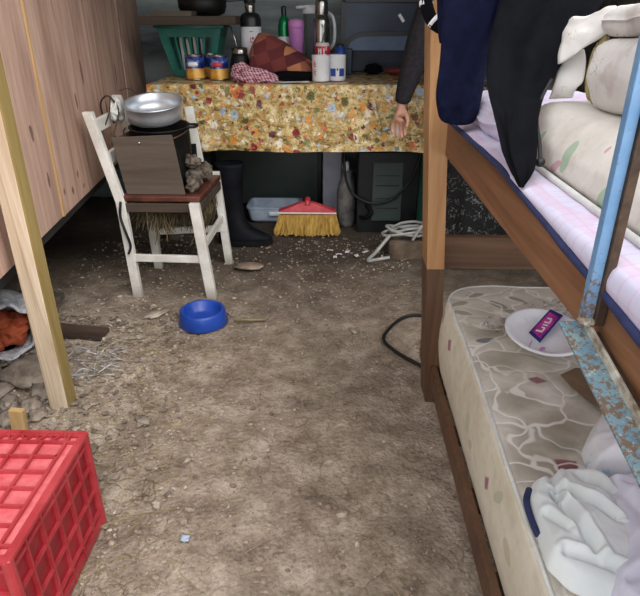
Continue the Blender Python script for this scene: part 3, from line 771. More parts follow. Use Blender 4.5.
# dark appliance (old stove or tv cabinet) with arched opening
ax0, ax1, ay0, ay1 = .03, .66, 3.78, 4.15; az0 = TT
t = thing('arched_appliance', 'dark slate coloured appliance with an arched panel, standing at the back of the table', 'appliance', (.3, 3.95, TT))
bm = NB(); box(bm, ax0, ax1, ay0 + .08, ay1 - .08, az0 + .15, az0 + .62); box(bm, ax0, ax0 + .06, ay0 + .01, ay1 - .08, az0, az0 + .15); box(bm, ax1 - .03, ax1, ay0 + .01, ay1 - .08, az0, az0 + .15); box(bm, ax0, ax1, ay1 - .10, ay1 - .08, az0, az0 + .15)
part('casing', bm, M['navy_metal'], t, bevel=.006)
bm = NB(); box(bm, ax0 - .01, ax0 + .012, ay0 + .06, ay0 + .08, az0, az0 + .62); box(bm, ax0, ax1, ay0 + .06, ay0 + .08, az0 + .40, az0 + .412)
part('edge_strip', bm, M['black_plastic'], t)
# arch band
bm = NB(); N_ = 20; outer = []; inner = []
for k in range(N_ + 1):
    a = PI - k / N_ * PI / 2; outer.append((.17 + .13 * math.cos(a), .15 + .09 * math.sin(a))); inner.append((.17 + .105 * math.cos(a), .15 + .065 * math.sin(a)))
outer.append((.66, .245)); inner.append((.66, .22))
for (p, q, r_, s_) in zip(outer, outer[1:], inner, inner[1:]):
    vs = [bm.verts.new((a_[0], yy, az0 + a_[1])) for yy in (ay0 + .045, ay0 + .08) for a_ in (p, q, s_, r_)]
    for f in ((0, 1, 2, 3), (7, 6, 5, 4), (0, 4, 5, 1), (3, 2, 6, 7), (1, 5, 6, 2), (0, 3, 7, 4)): bm.faces.new([vs[i] for i in f])
part('arch_band', bm, M['navy_dark'], t)
bm = NB(); pts = [(.068, .06)] + [(x, z) for x, z in inner] + [(.66, .10), (.11, .10), (.11, .06)]
pts = inner + [(.66, .14), (.065, .14)]
fr = [bm.verts.new((x, ay0 + .03, az0 + z)) for x, z in pts]; bk_ = [bm.verts.new((x, ay0 + .08, az0 + z)) for x, z in pts]
bm.faces.new(fr); bm.faces.new(bk_[::-1])
for k in range(len(fr)): j = (k + 1) % len(fr); bm.faces.new((fr[k], bk_[k], bk_[j], fr[j]))
part('arched_panel', bm, M['navy_light'], t)
# inside the opening: dark red packet
bm = NB(); blob(bm, (.36, 3.84, TT + .022), .05, 1.5, .7, .45, .3, 3, 3, 2, flat=.45)
tag(part('red_packet', bm, M['dull_red'], smooth=True, loc=(.36, 3.84, TT)), 'small red packet lying in the opening below the arched appliance', 'packet')
bm = NB(); blob(bm, (.22, 3.86, TT + .03), .05, 1.0, .7, .65, .4, 3, 3, 5, flat=.6)
tag(part('dark_bundle', bm, M['black_cloth'], smooth=True, loc=(.22, 3.86, TT)), 'dark bundle lying under the arched appliance, left of the red packet', 'bundle')
bm = NB(); beam(bm, (.362, 3.849, TT + .335), (.392, 3.849, TT + .295), .018, .022, (1, 0, 1))
tag(part('white_tag', bm, M['white_plastic'], loc=(.37, 3.75, TT + .3), bevel=.002), 'small white clip at the dark sleeve before the appliance', 'clip')

# crumpled fabrics
def crumple(outline, zb, h, amp, fs, seed, nr=60, ns=200, peak=None, edge=.012, valleys=()):
    """a lump of cloth over an outline (list of xy), domed and folded"""
    pts = [Vector((x, y, 0)) for x, y in outline]; pts.append(pts[0])
    # resample the closed outline
    L = [0]
    for a, b in zip(pts, pts[1:]): L.append(L[-1] + (b - a).length)
    P = []
    for k in range(ns):
        s_ = L[-1] * k / ns; i = max(j for j in range(len(L) - 1) if L[j] <= s_); f = (s_ - L[i]) / (L[i + 1] - L[i])
        P.append(pts[i].lerp(pts[i + 1], f))
    for _ in range(3): P = [(P[i - 1] + P[i] * 2 + P[(i + 1) % ns]) / 4 for i in range(ns)]
    c = Vector((peak[0], peak[1], 0)) if peak else sum(P, Vector()) / ns
    bm = NB(); rings = []
    for j in range(nr + 1):
        r = 1 - j / nr * .985; rg = []
        for p in P:
            q = c.lerp(p, r)
            f = fbm(q.x + seed, q.y - seed, seed * .7, fs, 4)
            wx = q.x + .03 * nz(q.x, q.y, seed, 9); wy = q.y + .03 * nz(q.y, q.x, seed + 4, 9)
            rid = 0
            for kk, (an, st, am) in enumerate(((.9, 1.3, 1.0), (2.3, 1.8, .8), (.2, 3.2, .3))):
                ca, sa = math.cos(an + seed * .2), math.sin(an + seed * .2)
                rid += am * (max(0, 1 - abs(nz((wx * ca + wy * sa) * st, (wy * ca - wx * sa) * .8, seed + kk, fs * .75)) * 3.2) ** 2)
            rid -= .5
            rise = (1 - r ** 3.0) ** .55
            z = zb + edge * min(1, (1 - r) * 8) + rise * (h + amp * f + amp * .9 * rid)
            for (vx0, vy0, vx1, vy1, dep, wd) in valleys:
                A = Vector((vx0, vy0)); D = Vector((vx1, vy1)) - A; tt_ = max(0, min(1, (Vector((q.x, q.y)) - A).dot(D) / D.length_squared))
                dd = (Vector((q.x, q.y)) - A - D * tt_); sg = 1 if (D.x * dd.y - D.y * dd.x) > 0 else -1
                z += dep * math.exp(-(dd.length / wd) ** 2) * -1 + dep * .8 * math.exp(-((dd.length - wd * 1.6) / wd) ** 2) * (sg > 0)
            rg.append((q.x + amp * .4 * nz(q.x, q.y, 5 + seed, fs) * (r > .02), q.y + amp * .4 * nz(q.x, q.y, 9 + seed, fs) * (r > .02), max(z, zb + .002)))
        rings.append(rg)
    rings.insert(0, [(p[0], p[1], zb) for p in rings[0]])
    loft(bm, rings); return bm

def sphere_lump(bm, c, rx, ry, rz, amp, seed, floor_z, sub=5, rot=0, lean=None):
    g = bmesh.ops.create_icosphere(bm, subdivisions=sub, radius=1.0)
    for v in g['verts']:
        d = v.co.copy(); rid = 1 - abs(nz(d.x + seed, d.y, d.z - seed, 1.7)) * 2.4
        k = 1 + amp * fbm(d.x + seed, d.y + 2, d.z, 1.8, 4) + amp * rid
        p = Vector((d.x * rx, d.y * ry, d.z * rz)) * k; p = Matrix.Rotation(rot, 3, 'Y') @ p
        p += Vector(c); p.z = max(p.z, floor_z); v.co = p
    return bm
# patchwork cushion cover, dark thing below, gingham towel
bm = NB()
def quilt_xyz(u, v):
    x = -.49 + .36 * u; e = math.sin(PI * min(max(u, .0), 1)) ** .18
    prof = .250 - .20 * max(0, u - .12) - .30 * max(0, .12 - u)
    a = PI * v; hgt = prof + .012 * fbm(x, v, 0, 9, 3)
    y = 3.56 - .10 * math.cos(a); z = TT + .03 * (1 - u) * 0 + .04 + hgt * max(0, math.sin(a)) ** .5 * e - .02
    if v < .06: z -= .02 * (1 - v / .06)
    return (x + .01 * nz(x, v, 2, 8), y + .006 * nz(x, v, 7, 15), max(z, TT + .012 + .03 * max(0, u - .5)))
grid(bm, quilt_xyz, 60, 50)
tag(part('patchwork_cover', bm, M['patch'], smooth=True, loc=(-.31, 3.49, TT), solid=.008), 'brown and maroon patchwork cover heaped on the table', 'cloth')
bm = NB(); sphere_lump(bm, (-.27, 3.44, TT + .018), .17, .035, .028, .15, 4, TT, 4)
tag(part('dark_pouch', bm, M['black_cloth'], smooth=True, loc=(-.33, 3.40, TT)), 'black bundle peeping out under the patchwork cover', 'bundle')
bm = NB(); sphere_lump(bm, (-.44, 3.36, TT + .022), .10, .045, .040, .28, 9, TT, 5, .18); sphere_lump(bm, (-.52, 3.38, TT + .04), .05, .04, .045, .3, 3, TT, 4)
tag(part('gingham_towel', bm, M['gingham'], smooth=True, loc=(-.44, 3.31, TT)), 'crumpled red and white gingham towel in front of the patchwork cover', 'towel')
bm = NB(); grid(bm, lambda u, v: (-.33 + .18 * u, 3.262 + .05 * v + .02 * u, TT + .006 + .004 * nz(u, v, 0, 5)), 14, 6)
tag(part('paper_sheet', bm, M['white_print'], smooth=True, loc=(-.24, 3.29, TT), solid=.001), 'thin white paper lying at the front edge of the table', 'paper')

# ------------------------------------------------------------------ under the table
t = thing('flat_panel', 'large dark screen panel in a black frame standing under the table', 'screen', (-.5, 4.0, 0))
bm = NB(); box(bm, -.86, -.10, 3.985, 4.05, .0, .55); part('back_shell', bm, M['black_plastic'], t, bevel=.006)
bm = NB(); box(bm, -.82, -.13, 3.978, 3.986, .035, .52); part('screen', bm, M['screen'], t)
bm = NB()
for q in ((-.86, -.82, .0, .55), (-.13, -.10, .0, .55), (-.82, -.13, 0, .035), (-.82, -.13, .52, .55)): box(bm, q[0], q[1], 3.97, 3.986, q[2], q[3])
part('frame', bm, M['black_plastic'], t, bevel=.002)
t = thing('storage_tray', 'low pale blue plastic tray behind the boot and broom', 'tray', (-.4, 3.7, 0))
bm = NB()
def trp(s_, z): hx = .16 + s_; hy = .10 + s_; return rr_pts(-.40 - hx, -.40 + hx, 3.72 - hy, 3.72 + hy, .03, 5, 4)
loft(bm, [[(x, y, z) for x, y in trp(s_, z)] for s_, z in ((-.02, .003), (0, .02), (.012, .10), (.018, .10), (.018, .112), (.004, .112), (-.008, .02), (-.02, .012))])
part('tray_body', bm, M['pale_blue'], t, smooth=False)
bm = NB(); box(bm, -.43, -.36, 3.592, 3.605, .06, .085); part('grip', bm, M['white_plastic'], t, bevel=.004)
# boot
t = thing('rubber_boot', 'black rubber boot standing under the table beside the white chair', 'boot', (-.60, 3.27, 0))
def ell(c, rx, ry, n=24, tilt=0.0): return [(c[0] + rx * math.cos(a * 2 * PI / n), c[1] + ry * math.sin(a * 2 * PI / n), c[2] + tilt * math.cos(a * 2 * PI / n)) for a in range(n)]
bm = NB()
R = [ell((-.605, 3.27, .47), .078, .062), ell((-.605, 3.27, .475), .084, .066), ell((-.605, 3.27, .455), .083, .066), ell((-.61, 3.27, .40), .078, .062), ell((-.61, 3.27, .30), .074, .058), ell((-.612, 3.268, .22), .068, .052), ell((-.60, 3.262, .165), .075, .050, tilt=-.03),
     ell((-.575, 3.255, .12), .105, .052, tilt=-.035), ell((-.545, 3.245, .08), .140, .055, tilt=-.02), ell((-.53, 3.24, .045), .158, .057), ell((-.53, 3.24, .025), .158, .056)]
loft(bm, R); part('boot_upper', bm, M['rubber'], t, smooth=True)
bm = NB(); loft(bm, [ell((-.53, 3.24, .002), .160, .058), ell((-.53, 3.24, .03), .165, .062), ell((-.53, 3.24, .034), .15, .05)]); part('sole', bm, M['black_plastic'], t)
# broom
t = thing('broom', 'straw coloured broom head with red plastic cap, resting on the dirt', 'broom', (-.17, 3.38, 0))
bm = NB(); rnd = random.Random(5)
for k in range(52):
    for j in range(4):
        u = k / 51; x1 = -.335 + .33 * u; x0 = -.375 + .40 * u + rnd.uniform(-.006, .006); y1 = 3.40 + .012 * j; y0 = 3.36 + .022 * j + rnd.uniform(-.006, .006)
        beam(bm, (x0, y0, .004 + rnd.uniform(0, .012) + .012 * abs(u - .5)), (x1, y1, .142), .0085, .006, (1, 0, 0))
part('bristles', bm, M['bristle'], t)
bm = NB(); loft(bm, [rr_pts(-.345, .0, 3.385, 3.455, .02, 4, 4)] and [[(x, y, z) for x, y in rr_pts(-.172 - w_, -.172 + w_, 3.42 - d_, 3.42 + d_, .018, 4, 4)] for w_, d_, z in ((.175, .035, .138), (.175, .035, .155), (.12, .03, .175), (.07, .024, .195), (.045, .022, .205))])
part('cap', bm, M['broom_red'], t, smooth=False, bevel=.002)
bm = NB(); box(bm, -.35, .005, 3.381, 3.387, .142, .150); part('cap_edge', bm, M['white_print'], t, label='thin pale edge of the cap')
bm = NB(); tube(bm, [(-.172, 3.395 , .19), (-.172, 3.44, .222)], .018, 12); part('handle_socket', bm, M['broom_red'], t, smooth=True)
# speaker / pc case
t = thing('black_cabinet', 'black boxy case with faint front panels, standing under the table right of the lavender leg', 'case', (.3, 3.6, 0))
bm = NB(); box(bm, .13, .50, 3.46, 3.85, -.005, .50); part('case_body', bm, M['black_plastic'], t, bevel=.008)
bm = NB(); box(bm, .22, .40, 3.448, 3.462, .08, .44); part('front_panel', bm, M['screen'], t, bevel=.004)
for z in (.16, .22, .30, .36):
    bm = NB(); box(bm, .24, .38, 3.444, 3.45, z, z + .004); part('panel_groove', bm, M['black_plastic'], t)
t = thing('grey_pump', 'worn grey metal canister with white cap, left of the black case', 'canister', (.09, 3.58, 0))
c = (.064, 3.60, 0)
bm = NB(); lathe(bm, [(0, .0), (.05, .0), (.058, .03), (.058, .22), (.05, .27), (.036, .30), (.036, .36), (0, .37)], c, 24); part('canister_body', bm, M['worn_grey'], t, smooth=True)
bm = NB(); box(bm, .04, .08, 3.545, 3.60, .365, .42); part('cap', bm, M['white_plastic'], t, bevel=.008)
bm = NB(); tube(bm, spline([(.14, 3.56, .20), (.19, 3.46, .17), (.22, 3.42, .14), (.17, 3.44, .10), (.12, 3.54, .12)], 5), .012, 8); part('hose', bm, M['rubber'], t, smooth=True)
bm = NB(); tube(bm, spline([(.05, 3.45, .56), (.05, 3.43, .40), (.09, 3.43, .27), (.20, 3.43, .20), (.33, 3.43, .22), (.43, 3.43, .32), (.48, 3.42, .44), (.50, 3.42, .60)], 7), .008, 8)
tag(part('black_cable', bm, M['cable'], smooth=True, loc=(.25, 3.43, .2)), 'black cable hanging in a loop in front of the black case', 'cable')
bm = NB(); tube(bm, spline([(.47, 3.60, .50), (.505, 3.58, .40), (.49, 3.58, .34), (.507, 3.58, .24)], 6), .006, 8)
tag(part('brown_hose', bm, M['orange_stuff'], smooth=True, loc=(.5, 3.6, .3)), 'thin brownish hose hanging beside the green table leg', 'hose')
# brick with cable bundle
bm = NB(); box(bm, .30, .54, 3.02, 3.16, -.01, .10)
bmesh.ops.subdivide_edges(bm, edges=bm.edges[:], cuts=6, use_grid_fill=True)
for v in bm.verts: v.co += Vector((nz(v.co.x, v.co.y, v.co.z, 20), nz(v.co.y, v.co.x, v.co.z, 22), nz(v.co.z, v.co.y, v.co.x, 21))) * .008
tag(part('brick', bm, M['brick'], smooth=True, loc=(.42, 3.09, 0)), 'dusty brown brick beside the bunk post, carrying a white cable', 'brick')
bm = NB(); rnd = random.Random(3); pts = []
for k in range(60):
    a = k / 60 * 2 * PI * 3; pts.append((.40 + (.13 + .02 * math.sin(a * .33)) * math.cos(a) + .02 * rnd.random(), 3.10 + .07 * math.sin(a), .125 + .018 * math.sin(a * 1.5) + .0006 * k))
tube(bm, spline(pts, 3), .008, 8)
tube(bm, spline([(.30, 3.04, .13), (.22, 2.98, .05), (.18, 2.96, .012), (.24, 2.98, .012), (.30, 2.99, .02)], 5), .01, 8)
tube(bm, spline([(.42, 3.0, .115), (.46, 2.98, .20), (.50, 3.0, .21), (.54, 3.04, .13)], 5), .008, 8)
tag(part('white_cable', bm, M['cable_white'], smooth=True, loc=(.4, 3.1, .1)), 'coiled off-white cable lying on the brown brick', 'cable')

# ------------------------------------------------------------------ white chair
t = thing('wooden_chair', 'white painted wooden chair with a dark red seat, carrying the cooking pots', 'chair', (-.77, 2.72, 0))
def leg(pts, w_=.042, d_=.03):
    bm = NB()
    for a, b in zip(pts, pts[1:]): beam(bm, a, b, w_, d_, (1, 0, 0))
    return bm
g0 = -.01
def bentleg(p, w_=.042, d_=.032):
    rings = []
    for q in p: rings.append([(q[0] + sx * w_ / 2, q[1] + sy * d_ / 2, q[2]) for sx, sy in ((-1, -1), (1, -1), (1, 1), (-1, 1))])
    bm = NB(); return loft(bm, rings)
part('leg', bentleg([(-.952, 2.52, g0), (-.968, 2.52, .46), (-1.052, 2.52, .85)]), M['chair'], t, bevel=.003, label='rear leg rising into the near back post')
part('leg', bentleg([(-.948, 2.865, g0), (-.964, 2.865, .46), (-1.045, 2.865, .88)]), M['chair'], t, bevel=.003, label='rear leg rising into the far back post')
part('leg', bentleg([(-.588, 2.50, g0), (-.632, 2.50, .462)], .046, .034), M['chair'], t, bevel=.003)
part('leg', bentleg([(-.580, 2.94, g0), (-.618, 2.94, .50)], .040, .034), M['chair'], t, bevel=.003)
bm = NB(); vs_lo = [(-.965, 2.515), (-.608, 2.515), (-.59, 2.93), (-.95, 2.90)]
loft(bm, [[(x, y, z) for x, y in vs_lo] for z in (.462, .488)]); part('seat', bm, M['seat'], t, bevel=.006)
for nm, a, b, h_ in (('apron', (-.95, 2.52, .435), (-.64, 2.52, .435), .04), ('apron', (-.95, 2.90, .435), (-.63, 2.92, .435), .04), ('apron', (-.615, 2.53, .435), (-.60, 2.92, .435), .04)):
    bm = NB(); beam(bm, a, b, .018, h_, (0, 1, 0) if abs(a[0] - b[0]) > .1 else (1, 0, 0)); part(nm, bm, M['scrap_board'], t, bevel=.002, label='bare brown wood apron')
for a, b in (((-.955, 2.518, .192), (-.60, 2.505, .192)), ((-.95, 2.87, .20), (-.59, 2.93, .20)), ((-.605, 2.52, .26), (-.60, 2.93, .26))):
    bm = NB(); beam(bm, a, b, .018, .034, (0, 1, 0) if abs(a[0] - b[0]) > .1 else (1, 0, 0)); part('stretcher', bm, M['chair'], t, bevel=.002)
for z0_, xo in ((.79, -1.032), (.65, -1.003)):
    bm = NB(); beam(bm, (xo, 2.53, z0_), (xo + .004, 2.86, z0_ + .012), .018, .055, (1, 0, 0)); part('back_slat', bm, M['chair'], t, bevel=.003)
# hanging dry grass under the seat
bm = NB(); rnd = random.Random(11)
for k in range(420):
    x = rnd.uniform(-.93, -.66); y = rnd.uniform(2.545, 2.86); L_ = rnd.uniform(.06, .2) * (1.1 - .5 * abs(x + .80) / .15)
    if rnd.random() < .5: x = -.80 + rnd.gauss(0, .05)
    dx = rnd.gauss(0, .035); z1 = .455
    p = [(x, y, z1), (x + dx * .3, y + rnd.gauss(0, .01), z1 - L_ * .5), (x + dx, y + rnd.gauss(0, .02), z1 - L_)]
    tube(bm, spline(p, 2), .0018, 4)
for k in range(60):
    y = rnd.uniform(2.56, 2.9); x = -.64 + rnd.gauss(0, .01); tube(bm, spline([(x, y, .46), (x + .02, y + rnd.gauss(0, .03), .36), (x - .02, y + rnd.gauss(0, .05), .26)], 2), .0018, 4)
tag(part('hanging_grass', bm, M['straw_dark'], loc=(-.8, 2.7, .45)), 'dry grass tufts hanging below the chair seat', 'grass', kind='stuff')

# improvised stove box on the seat
t = thing('stove_box', 'open brown sheet box standing on the chair seat around the pots', 'box', (-.82, 2.65, .489))
def pane(bm, q, th, nrm):
    n_ = Vector(nrm) * th; a = [bm.verts.new(Vector(p)) for p in q]; b = [bm.verts.new(Vector(p) + n_) for p in q]
    bm.faces.new(a); bm.faces.new(b[::-1])
    for k in range(4): j = (k + 1) % 4; bm.faces.new((a[k], b[k], b[j], a[j]))
    return bm
bm = NB(); pane(bm, [(-.945, 2.545, .489), (-.680, 2.545, .489), (-.704, 2.515, .757), (-.968, 2.515, .745)], .010, (0, 1, 0)); f_ = part('front_panel', bm, M['panel_board'], t, bevel=.0015)
bm = NB(); tube(bm, [(-.850, 2.5195, .722), (-.848, 2.514, .722)], .006, 10); part('rivet', bm, M['steel'], f_, smooth=True)
bm = NB(); pane(bm, [(-.935, 2.55, .489), (-.935, 2.84, .489), (-.955, 2.84, .74), (-.955, 2.53, .74)], .008, (1, 0, 0)); part('side_panel', bm, M['panel_board'], t)
bm = NB(); pane(bm, [(-.935, 2.84, .489), (-.68, 2.84, .489), (-.68, 2.84, .66), (-.935, 2.84, .66)], .008, (0, -1, 0)); part('rear_panel', bm, M['black_pot'], t)
# logs / clumps of ash at the right of the box
for i, (x, y, z, r, sx, sy, sz, lb) in enumerate([(-.655, 2.60, .525, .037, .8, 1.2, 1.0, 'lowest pale ashy lump on the chair seat beside the stove panel'), (-.668, 2.69, .545, .05, .85, 1.3, 1.1, 'large ashy lump on the seat behind the lowest one'),
                                              (-.660, 2.655, .615, .036, .9, 1.4, .8, 'ashy lump on top of the heap beside the black pot'), (-.64, 2.79, .535, .042, .8, 1.0, 1.1, 'grey ashy lump at the far right of the chair seat')]):
    bm = NB(); blob(bm, (x, y, z), r, sx, sy, sz, .4, 1.8, 4, i + 2, rot=.4 * i)
    tag(part('ash_lump', bm, M['ash_stone'], smooth=True, loc=(x, y, z)), lb, 'charred lump', 'ashy lumps on the chair seat')
bm = NB(); beam(bm, (-.668, 2.86, .492), (-.705, 2.862, .83), .042, .018, (1, 0, 0))
tag(part('painted_stick', bm, M['chair'], loc=(-.67, 2.86, .49), bevel=.003), 'white painted stick standing upright behind the black pot', 'stick')

pc = (-.820, 2.70)
TILT = rotM((pc[0], pc[1] - .12, .80), 'X', math.radians(12)); TILT2 = rotM((pc[0], pc[1] - .12, .76), 'X', math.radians(4))
t = thing('black_cooking_pot', 'soot black cooking pot in the stove box, under the aluminium pan', 'pot', (pc[0], pc[1], .5))
bm = NB(); lathe(bm, [(0, .50), (.115, .50), (.128, .52), (.132, .60), (.132, .752), (.137, .756), (.137, .760), (.126, .758), (.124, .61), (0, .53)], (pc[0] + .012, pc[1], 0), 48, TILT2); part('pot_body', bm, M['black_pot'], t, smooth=True)
bm = NB(); tube(bm, spline([(pc[0] + .140, pc[1] - .03, .765), (pc[0] + .180, pc[1] - .025, .765), (pc[0] + .180, pc[1] + .025, .768), (pc[0] + .140, pc[1] + .03, .768)], 4), .006, 8); part('handle', bm, M['black_pot'], t, smooth=True)
bm = NB(); tube(bm, [(pc[0] - .145 + .29 * .5 * (1 - math.cos(a)), pc[1] - .165 * math.sin(a) , .755 - .035 * math.sin(a)) for a in [k * PI / 20 for k in range(21)]], .0035, 8); part('bail_wire', bm, M['wire'], t, smooth=True)
t = thing('aluminium_pan', 'shallow aluminium pan sitting in the top of the black pot', 'pan', (pc[0], pc[1], .77))
bm = NB(); lathe(bm, [(0, .7605), (.108, .7605), (.120, .768), (.124, .80), (.124, .832), (.131, .836), (.131, .841), (.121, .840), (.119, .80), (.112, .772), (0, .768)], (pc[0], pc[1], 0.008), 64, TILT); part('pan_body', bm, M['alu'], t, smooth=True)
# wires over the back of the chair
bm = NB()
tube(bm, spline([(-1.06, 2.70, .80), (-1.045, 2.66, .87), (-1.0, 2.64, .90), (-.97, 2.66, .84), (-.985, 2.62, .76), (-1.0, 2.60, .70), (-.97, 2.58, .74)], 6), .004, 6)
tube(bm, spline([(-1.03, 2.62, .77), (-.99, 2.60, .84), (-.985, 2.62, .90), (-1.01, 2.68, .86), (-1.0, 2.66, .78)], 6), .003, 6)
tube(bm, spline([(-1.02, 2.84, .90), (-.97, 2.84, .91), (-.92, 2.84, .865), (-.90, 2.80, .84)], 6), .002, 6)
tag(part('wire_coil', bm, M['wire'], smooth=True, loc=(-1.0, 2.64, .8)), 'rusty wire loops hanging on the chair back', 'wire')
bm = NB(); tube(bm, spline([(-.957, 2.485, .47), (-.97, 2.49, .40), (-.955, 2.485, .33), (-.945, 2.495, .26), (-.96, 2.495, .22)], 6), .006, 6)
tag(part('dark_strap', bm, M['cable'], smooth=True, loc=(-.96, 2.49, .4)), 'dark strap dangling along the near rear chair leg', 'strap')
bm = NB(); sphere_lump(bm, (-.99, 2.70, .83), .022, .06, .05, .25, 6, 0, 4)
tag(part('grey_rag', bm, M['cream_plastic'], smooth=True, loc=(-.99, 2.7, .83)), 'pale grey rag tucked on the chair back beside the wire', 'rag')

# ------------------------------------------------------------------ bowl, crate
c = (-.574, 2.235, .003)
bm = NB(); lathe(bm, [(0, .004), (.088, .002), (.104, 0), (.108, .006), (.098, .058), (.094, .066), (.086, .067), (.080, .060), (.070, .026), (.055, .018), (0, .018)], c, 64)
tag(part('pet_bowl', bm, M['blue_bowl'], smooth=True, loc=c), 'blue plastic pet bowl on the dirt floor', 'bowl')

cx0, cx1, cy0, cy1, cz = -1.12, -.602, .745, 1.118, .292
t = thing('plastic_crate', 'red plastic crate turned upside down at the lower left', 'crate', ((cx0 + cx1) / 2, (cy0 + cy1) / 2, 0), rz=0)
bm = NB()
tw = .008
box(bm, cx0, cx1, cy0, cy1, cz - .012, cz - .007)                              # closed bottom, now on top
part('crate_bottom', bm, M['crate_sheen'], t, label='crate base with sky sheen painted pinkish')
bm = NB(); b_ = .035
def rib(x0, y0, x1, y1, w_=.006, z=None):
    rib.k = (rib.k + 1) % 23; z = cz + .0006 + rib.k * .00012
    beam(bm, (x0, y0, z - .004), (x1, y1, z - .004), w_, .008, (y1 - y0, -(x1 - x0), 0))
rib.k = 0
for (q) in ((cx0, cy0, cx1, cy0), (cx1, cy0, cx1, cy1), (cx1, cy1, cx0, cy1), (cx0, cy1, cx0, cy0)): rib(*q, w_=.010)
rib(cx0, cy1 - b_, cx1, cy1 - b_); rib(cx0, cy0 + b_, cx1, cy0 + b_); rib(cx1 - b_, cy0, cx1 - b_, cy1); rib(cx0 + b_, cy0, cx0 + b_, cy1)
n = 14
for k in range(n):
    xa = cx0 + (cx1 - b_ - cx0) * k / n; xb = cx0 + (cx1 - b_ - cx0) * (k + 1) / n; xm = (xa + xb) / 2
    for (ya, yb) in ((cy1 - b_, cy1), (cy0, cy0 + b_)): rib(xa, ya, xm, yb, .004); rib(xm, yb, xb, ya, .004)
xs = [cx1 - b_ - .0 - k * (.0565) for k in range(1, 8)]
for x in xs: rib(x, cy0 + b_, x, cy1 - b_)
for k in range(1, 6): y = cy0 + b_ + (cy1 - cy0 - 2 * b_) * k / 6; rib(cx0 + b_, y, cx1 - b_, y)
part('bottom_ribs', bm, M['red_crate'], t)
# corner cross ribs
def side(x0, y0, x1, y1, nm='side_wall'):
    bm = NB(); d = Vector((x1 - x0, y1 - y0, 0)); L_ = d.length; d.normalize(); nrm = Vector((d.y, -d.x, 0))
    P0 = Vector((x0, y0, 0)); 
    def P(s_, off=0): return P0 + d * s_ + nrm * off
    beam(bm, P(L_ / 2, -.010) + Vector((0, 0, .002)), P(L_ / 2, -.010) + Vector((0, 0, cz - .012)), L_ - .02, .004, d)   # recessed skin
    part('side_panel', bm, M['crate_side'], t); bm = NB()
    for z, h_ in ((.012, .024), (.048, .006), (.12, .006), (.195, .006), (.262, .008), (cz - .006, .012)):
        beam(bm, P(0, -.007) + Vector((0, 0, z - .0005)), P(L_, -.007) + Vector((0, 0, z - .0005)), .014, h_, nrm)
    k_ = max(3, round(L_ / .062))
    for k in range(k_ + 1):
        s_ = min(max(L_ * k / k_, .008), L_ - .008); beam(bm, P(s_, -.0055) + Vector((0, 0, .0)), P(s_, -.0055) + Vector((0, 0, cz - .002)), .005 if 0 < k < k_ else .016, .013, d)
    part(nm, bm, M['red_crate'], t)
side(cx0, cy0, cx1, cy0); side(cx1, cy0, cx1, cy1); side(cx1, cy1, cx0, cy1); side(cx0, cy1, cx0, cy0)
for (x, y) in ((cx0, cy0), (cx1, cy0), (cx1, cy1), (cx0, cy1)):
    bm = NB(); lathe(bm, [(0, 0), (.012, 0), (.012, cz - .002), (.009, cz), (0, cz)], (x - math.copysign(.006, x + .86), y - math.copysign(.006, y - .94), 0), 12); part('corner_post', bm, M['red_crate'], t, smooth=False)

# ------------------------------------------------------------------ bunk bed
t = thing('bunk_bed', 'brown wooden bunk bed along the right side', 'bunk bed', (.8, .9, 0))
def slanted(x_lo, x_hi, w_, y0, y1, z0, z1):
    bm = NB(); lo, hi = x_lo, x_hi
    return loft(bm, [[(xx - w_ / 2, y0, z), (xx + w_ / 2, y0, z), (xx + w_ / 2, y1, z), (xx - w_ / 2, y1, z)] for xx, z in ((lo, z0), (hi, z1))])
def px(z): return .3455 - z * .0655
part('post', slanted(px(-.02), px(.50), .054, 1.676, 1.79, -.02, .50), M['bunk_dark'], t, bevel=.002, label='lower dark brown length of the near corner post')
part('post', slanted(px(.50), px(2.0), .054, 1.674, 1.788, .50, 2.0), M['bunk_light'], t, bevel=.002, label='upper honey coloured length of the near corner post')
bm = NB(); box(bm, 1.38, 1.43, 1.69, 1.79, -.02, 2.0); part('post', bm, M['bunk_dark'], t, bevel=.002)
for x in (.32, 1.38):
    bm = NB(); box(bm, x, x + .05, -.36, -.26, -.02, 2.0); part('post', bm, M['bunk_dark'], t, bevel=.002)
bm = NB(); box(bm, .309, .338, -.26, 1.674, .852, .953); part('upper_rail', bm, M['bunk_rail'], t, bevel=.002)
bm = NB(); box(bm, 1.40, 1.43, -.26, 1.69, .852, .953); part('upper_rail', bm, M['bunk_rail'], t, bevel=.002)
bm = NB(); box(bm, .326, .346, -.26, 1.676, .085, .150); part('lower_rail', bm, M['bunk_dark'], t, bevel=.002)
bm = NB(); box(bm, 1.40, 1.43, -.26, 1.69, .085, .150); part('lower_rail', bm, M['bunk_dark'], t, bevel=.002)
for z0_, z1_ in ((.455, .565), (.10, .19), (.86, .95)):
    bm = NB(); box(bm, .31, 1.38, 1.79, 1.82, z0_, z1_); part('end_rail', bm, M['bunk_cross'], t, bevel=.002)
for z0_, nn in ((.106, 'lower'), (.861, 'upper')):
    for k in range(8):
        bm = NB(); y = -.15 + k * .25; box(bm, .345, 1.40, y - .035, y + .035, z0_, z0_ + .018); part('slat', bm, M['bunk_dark'], t)

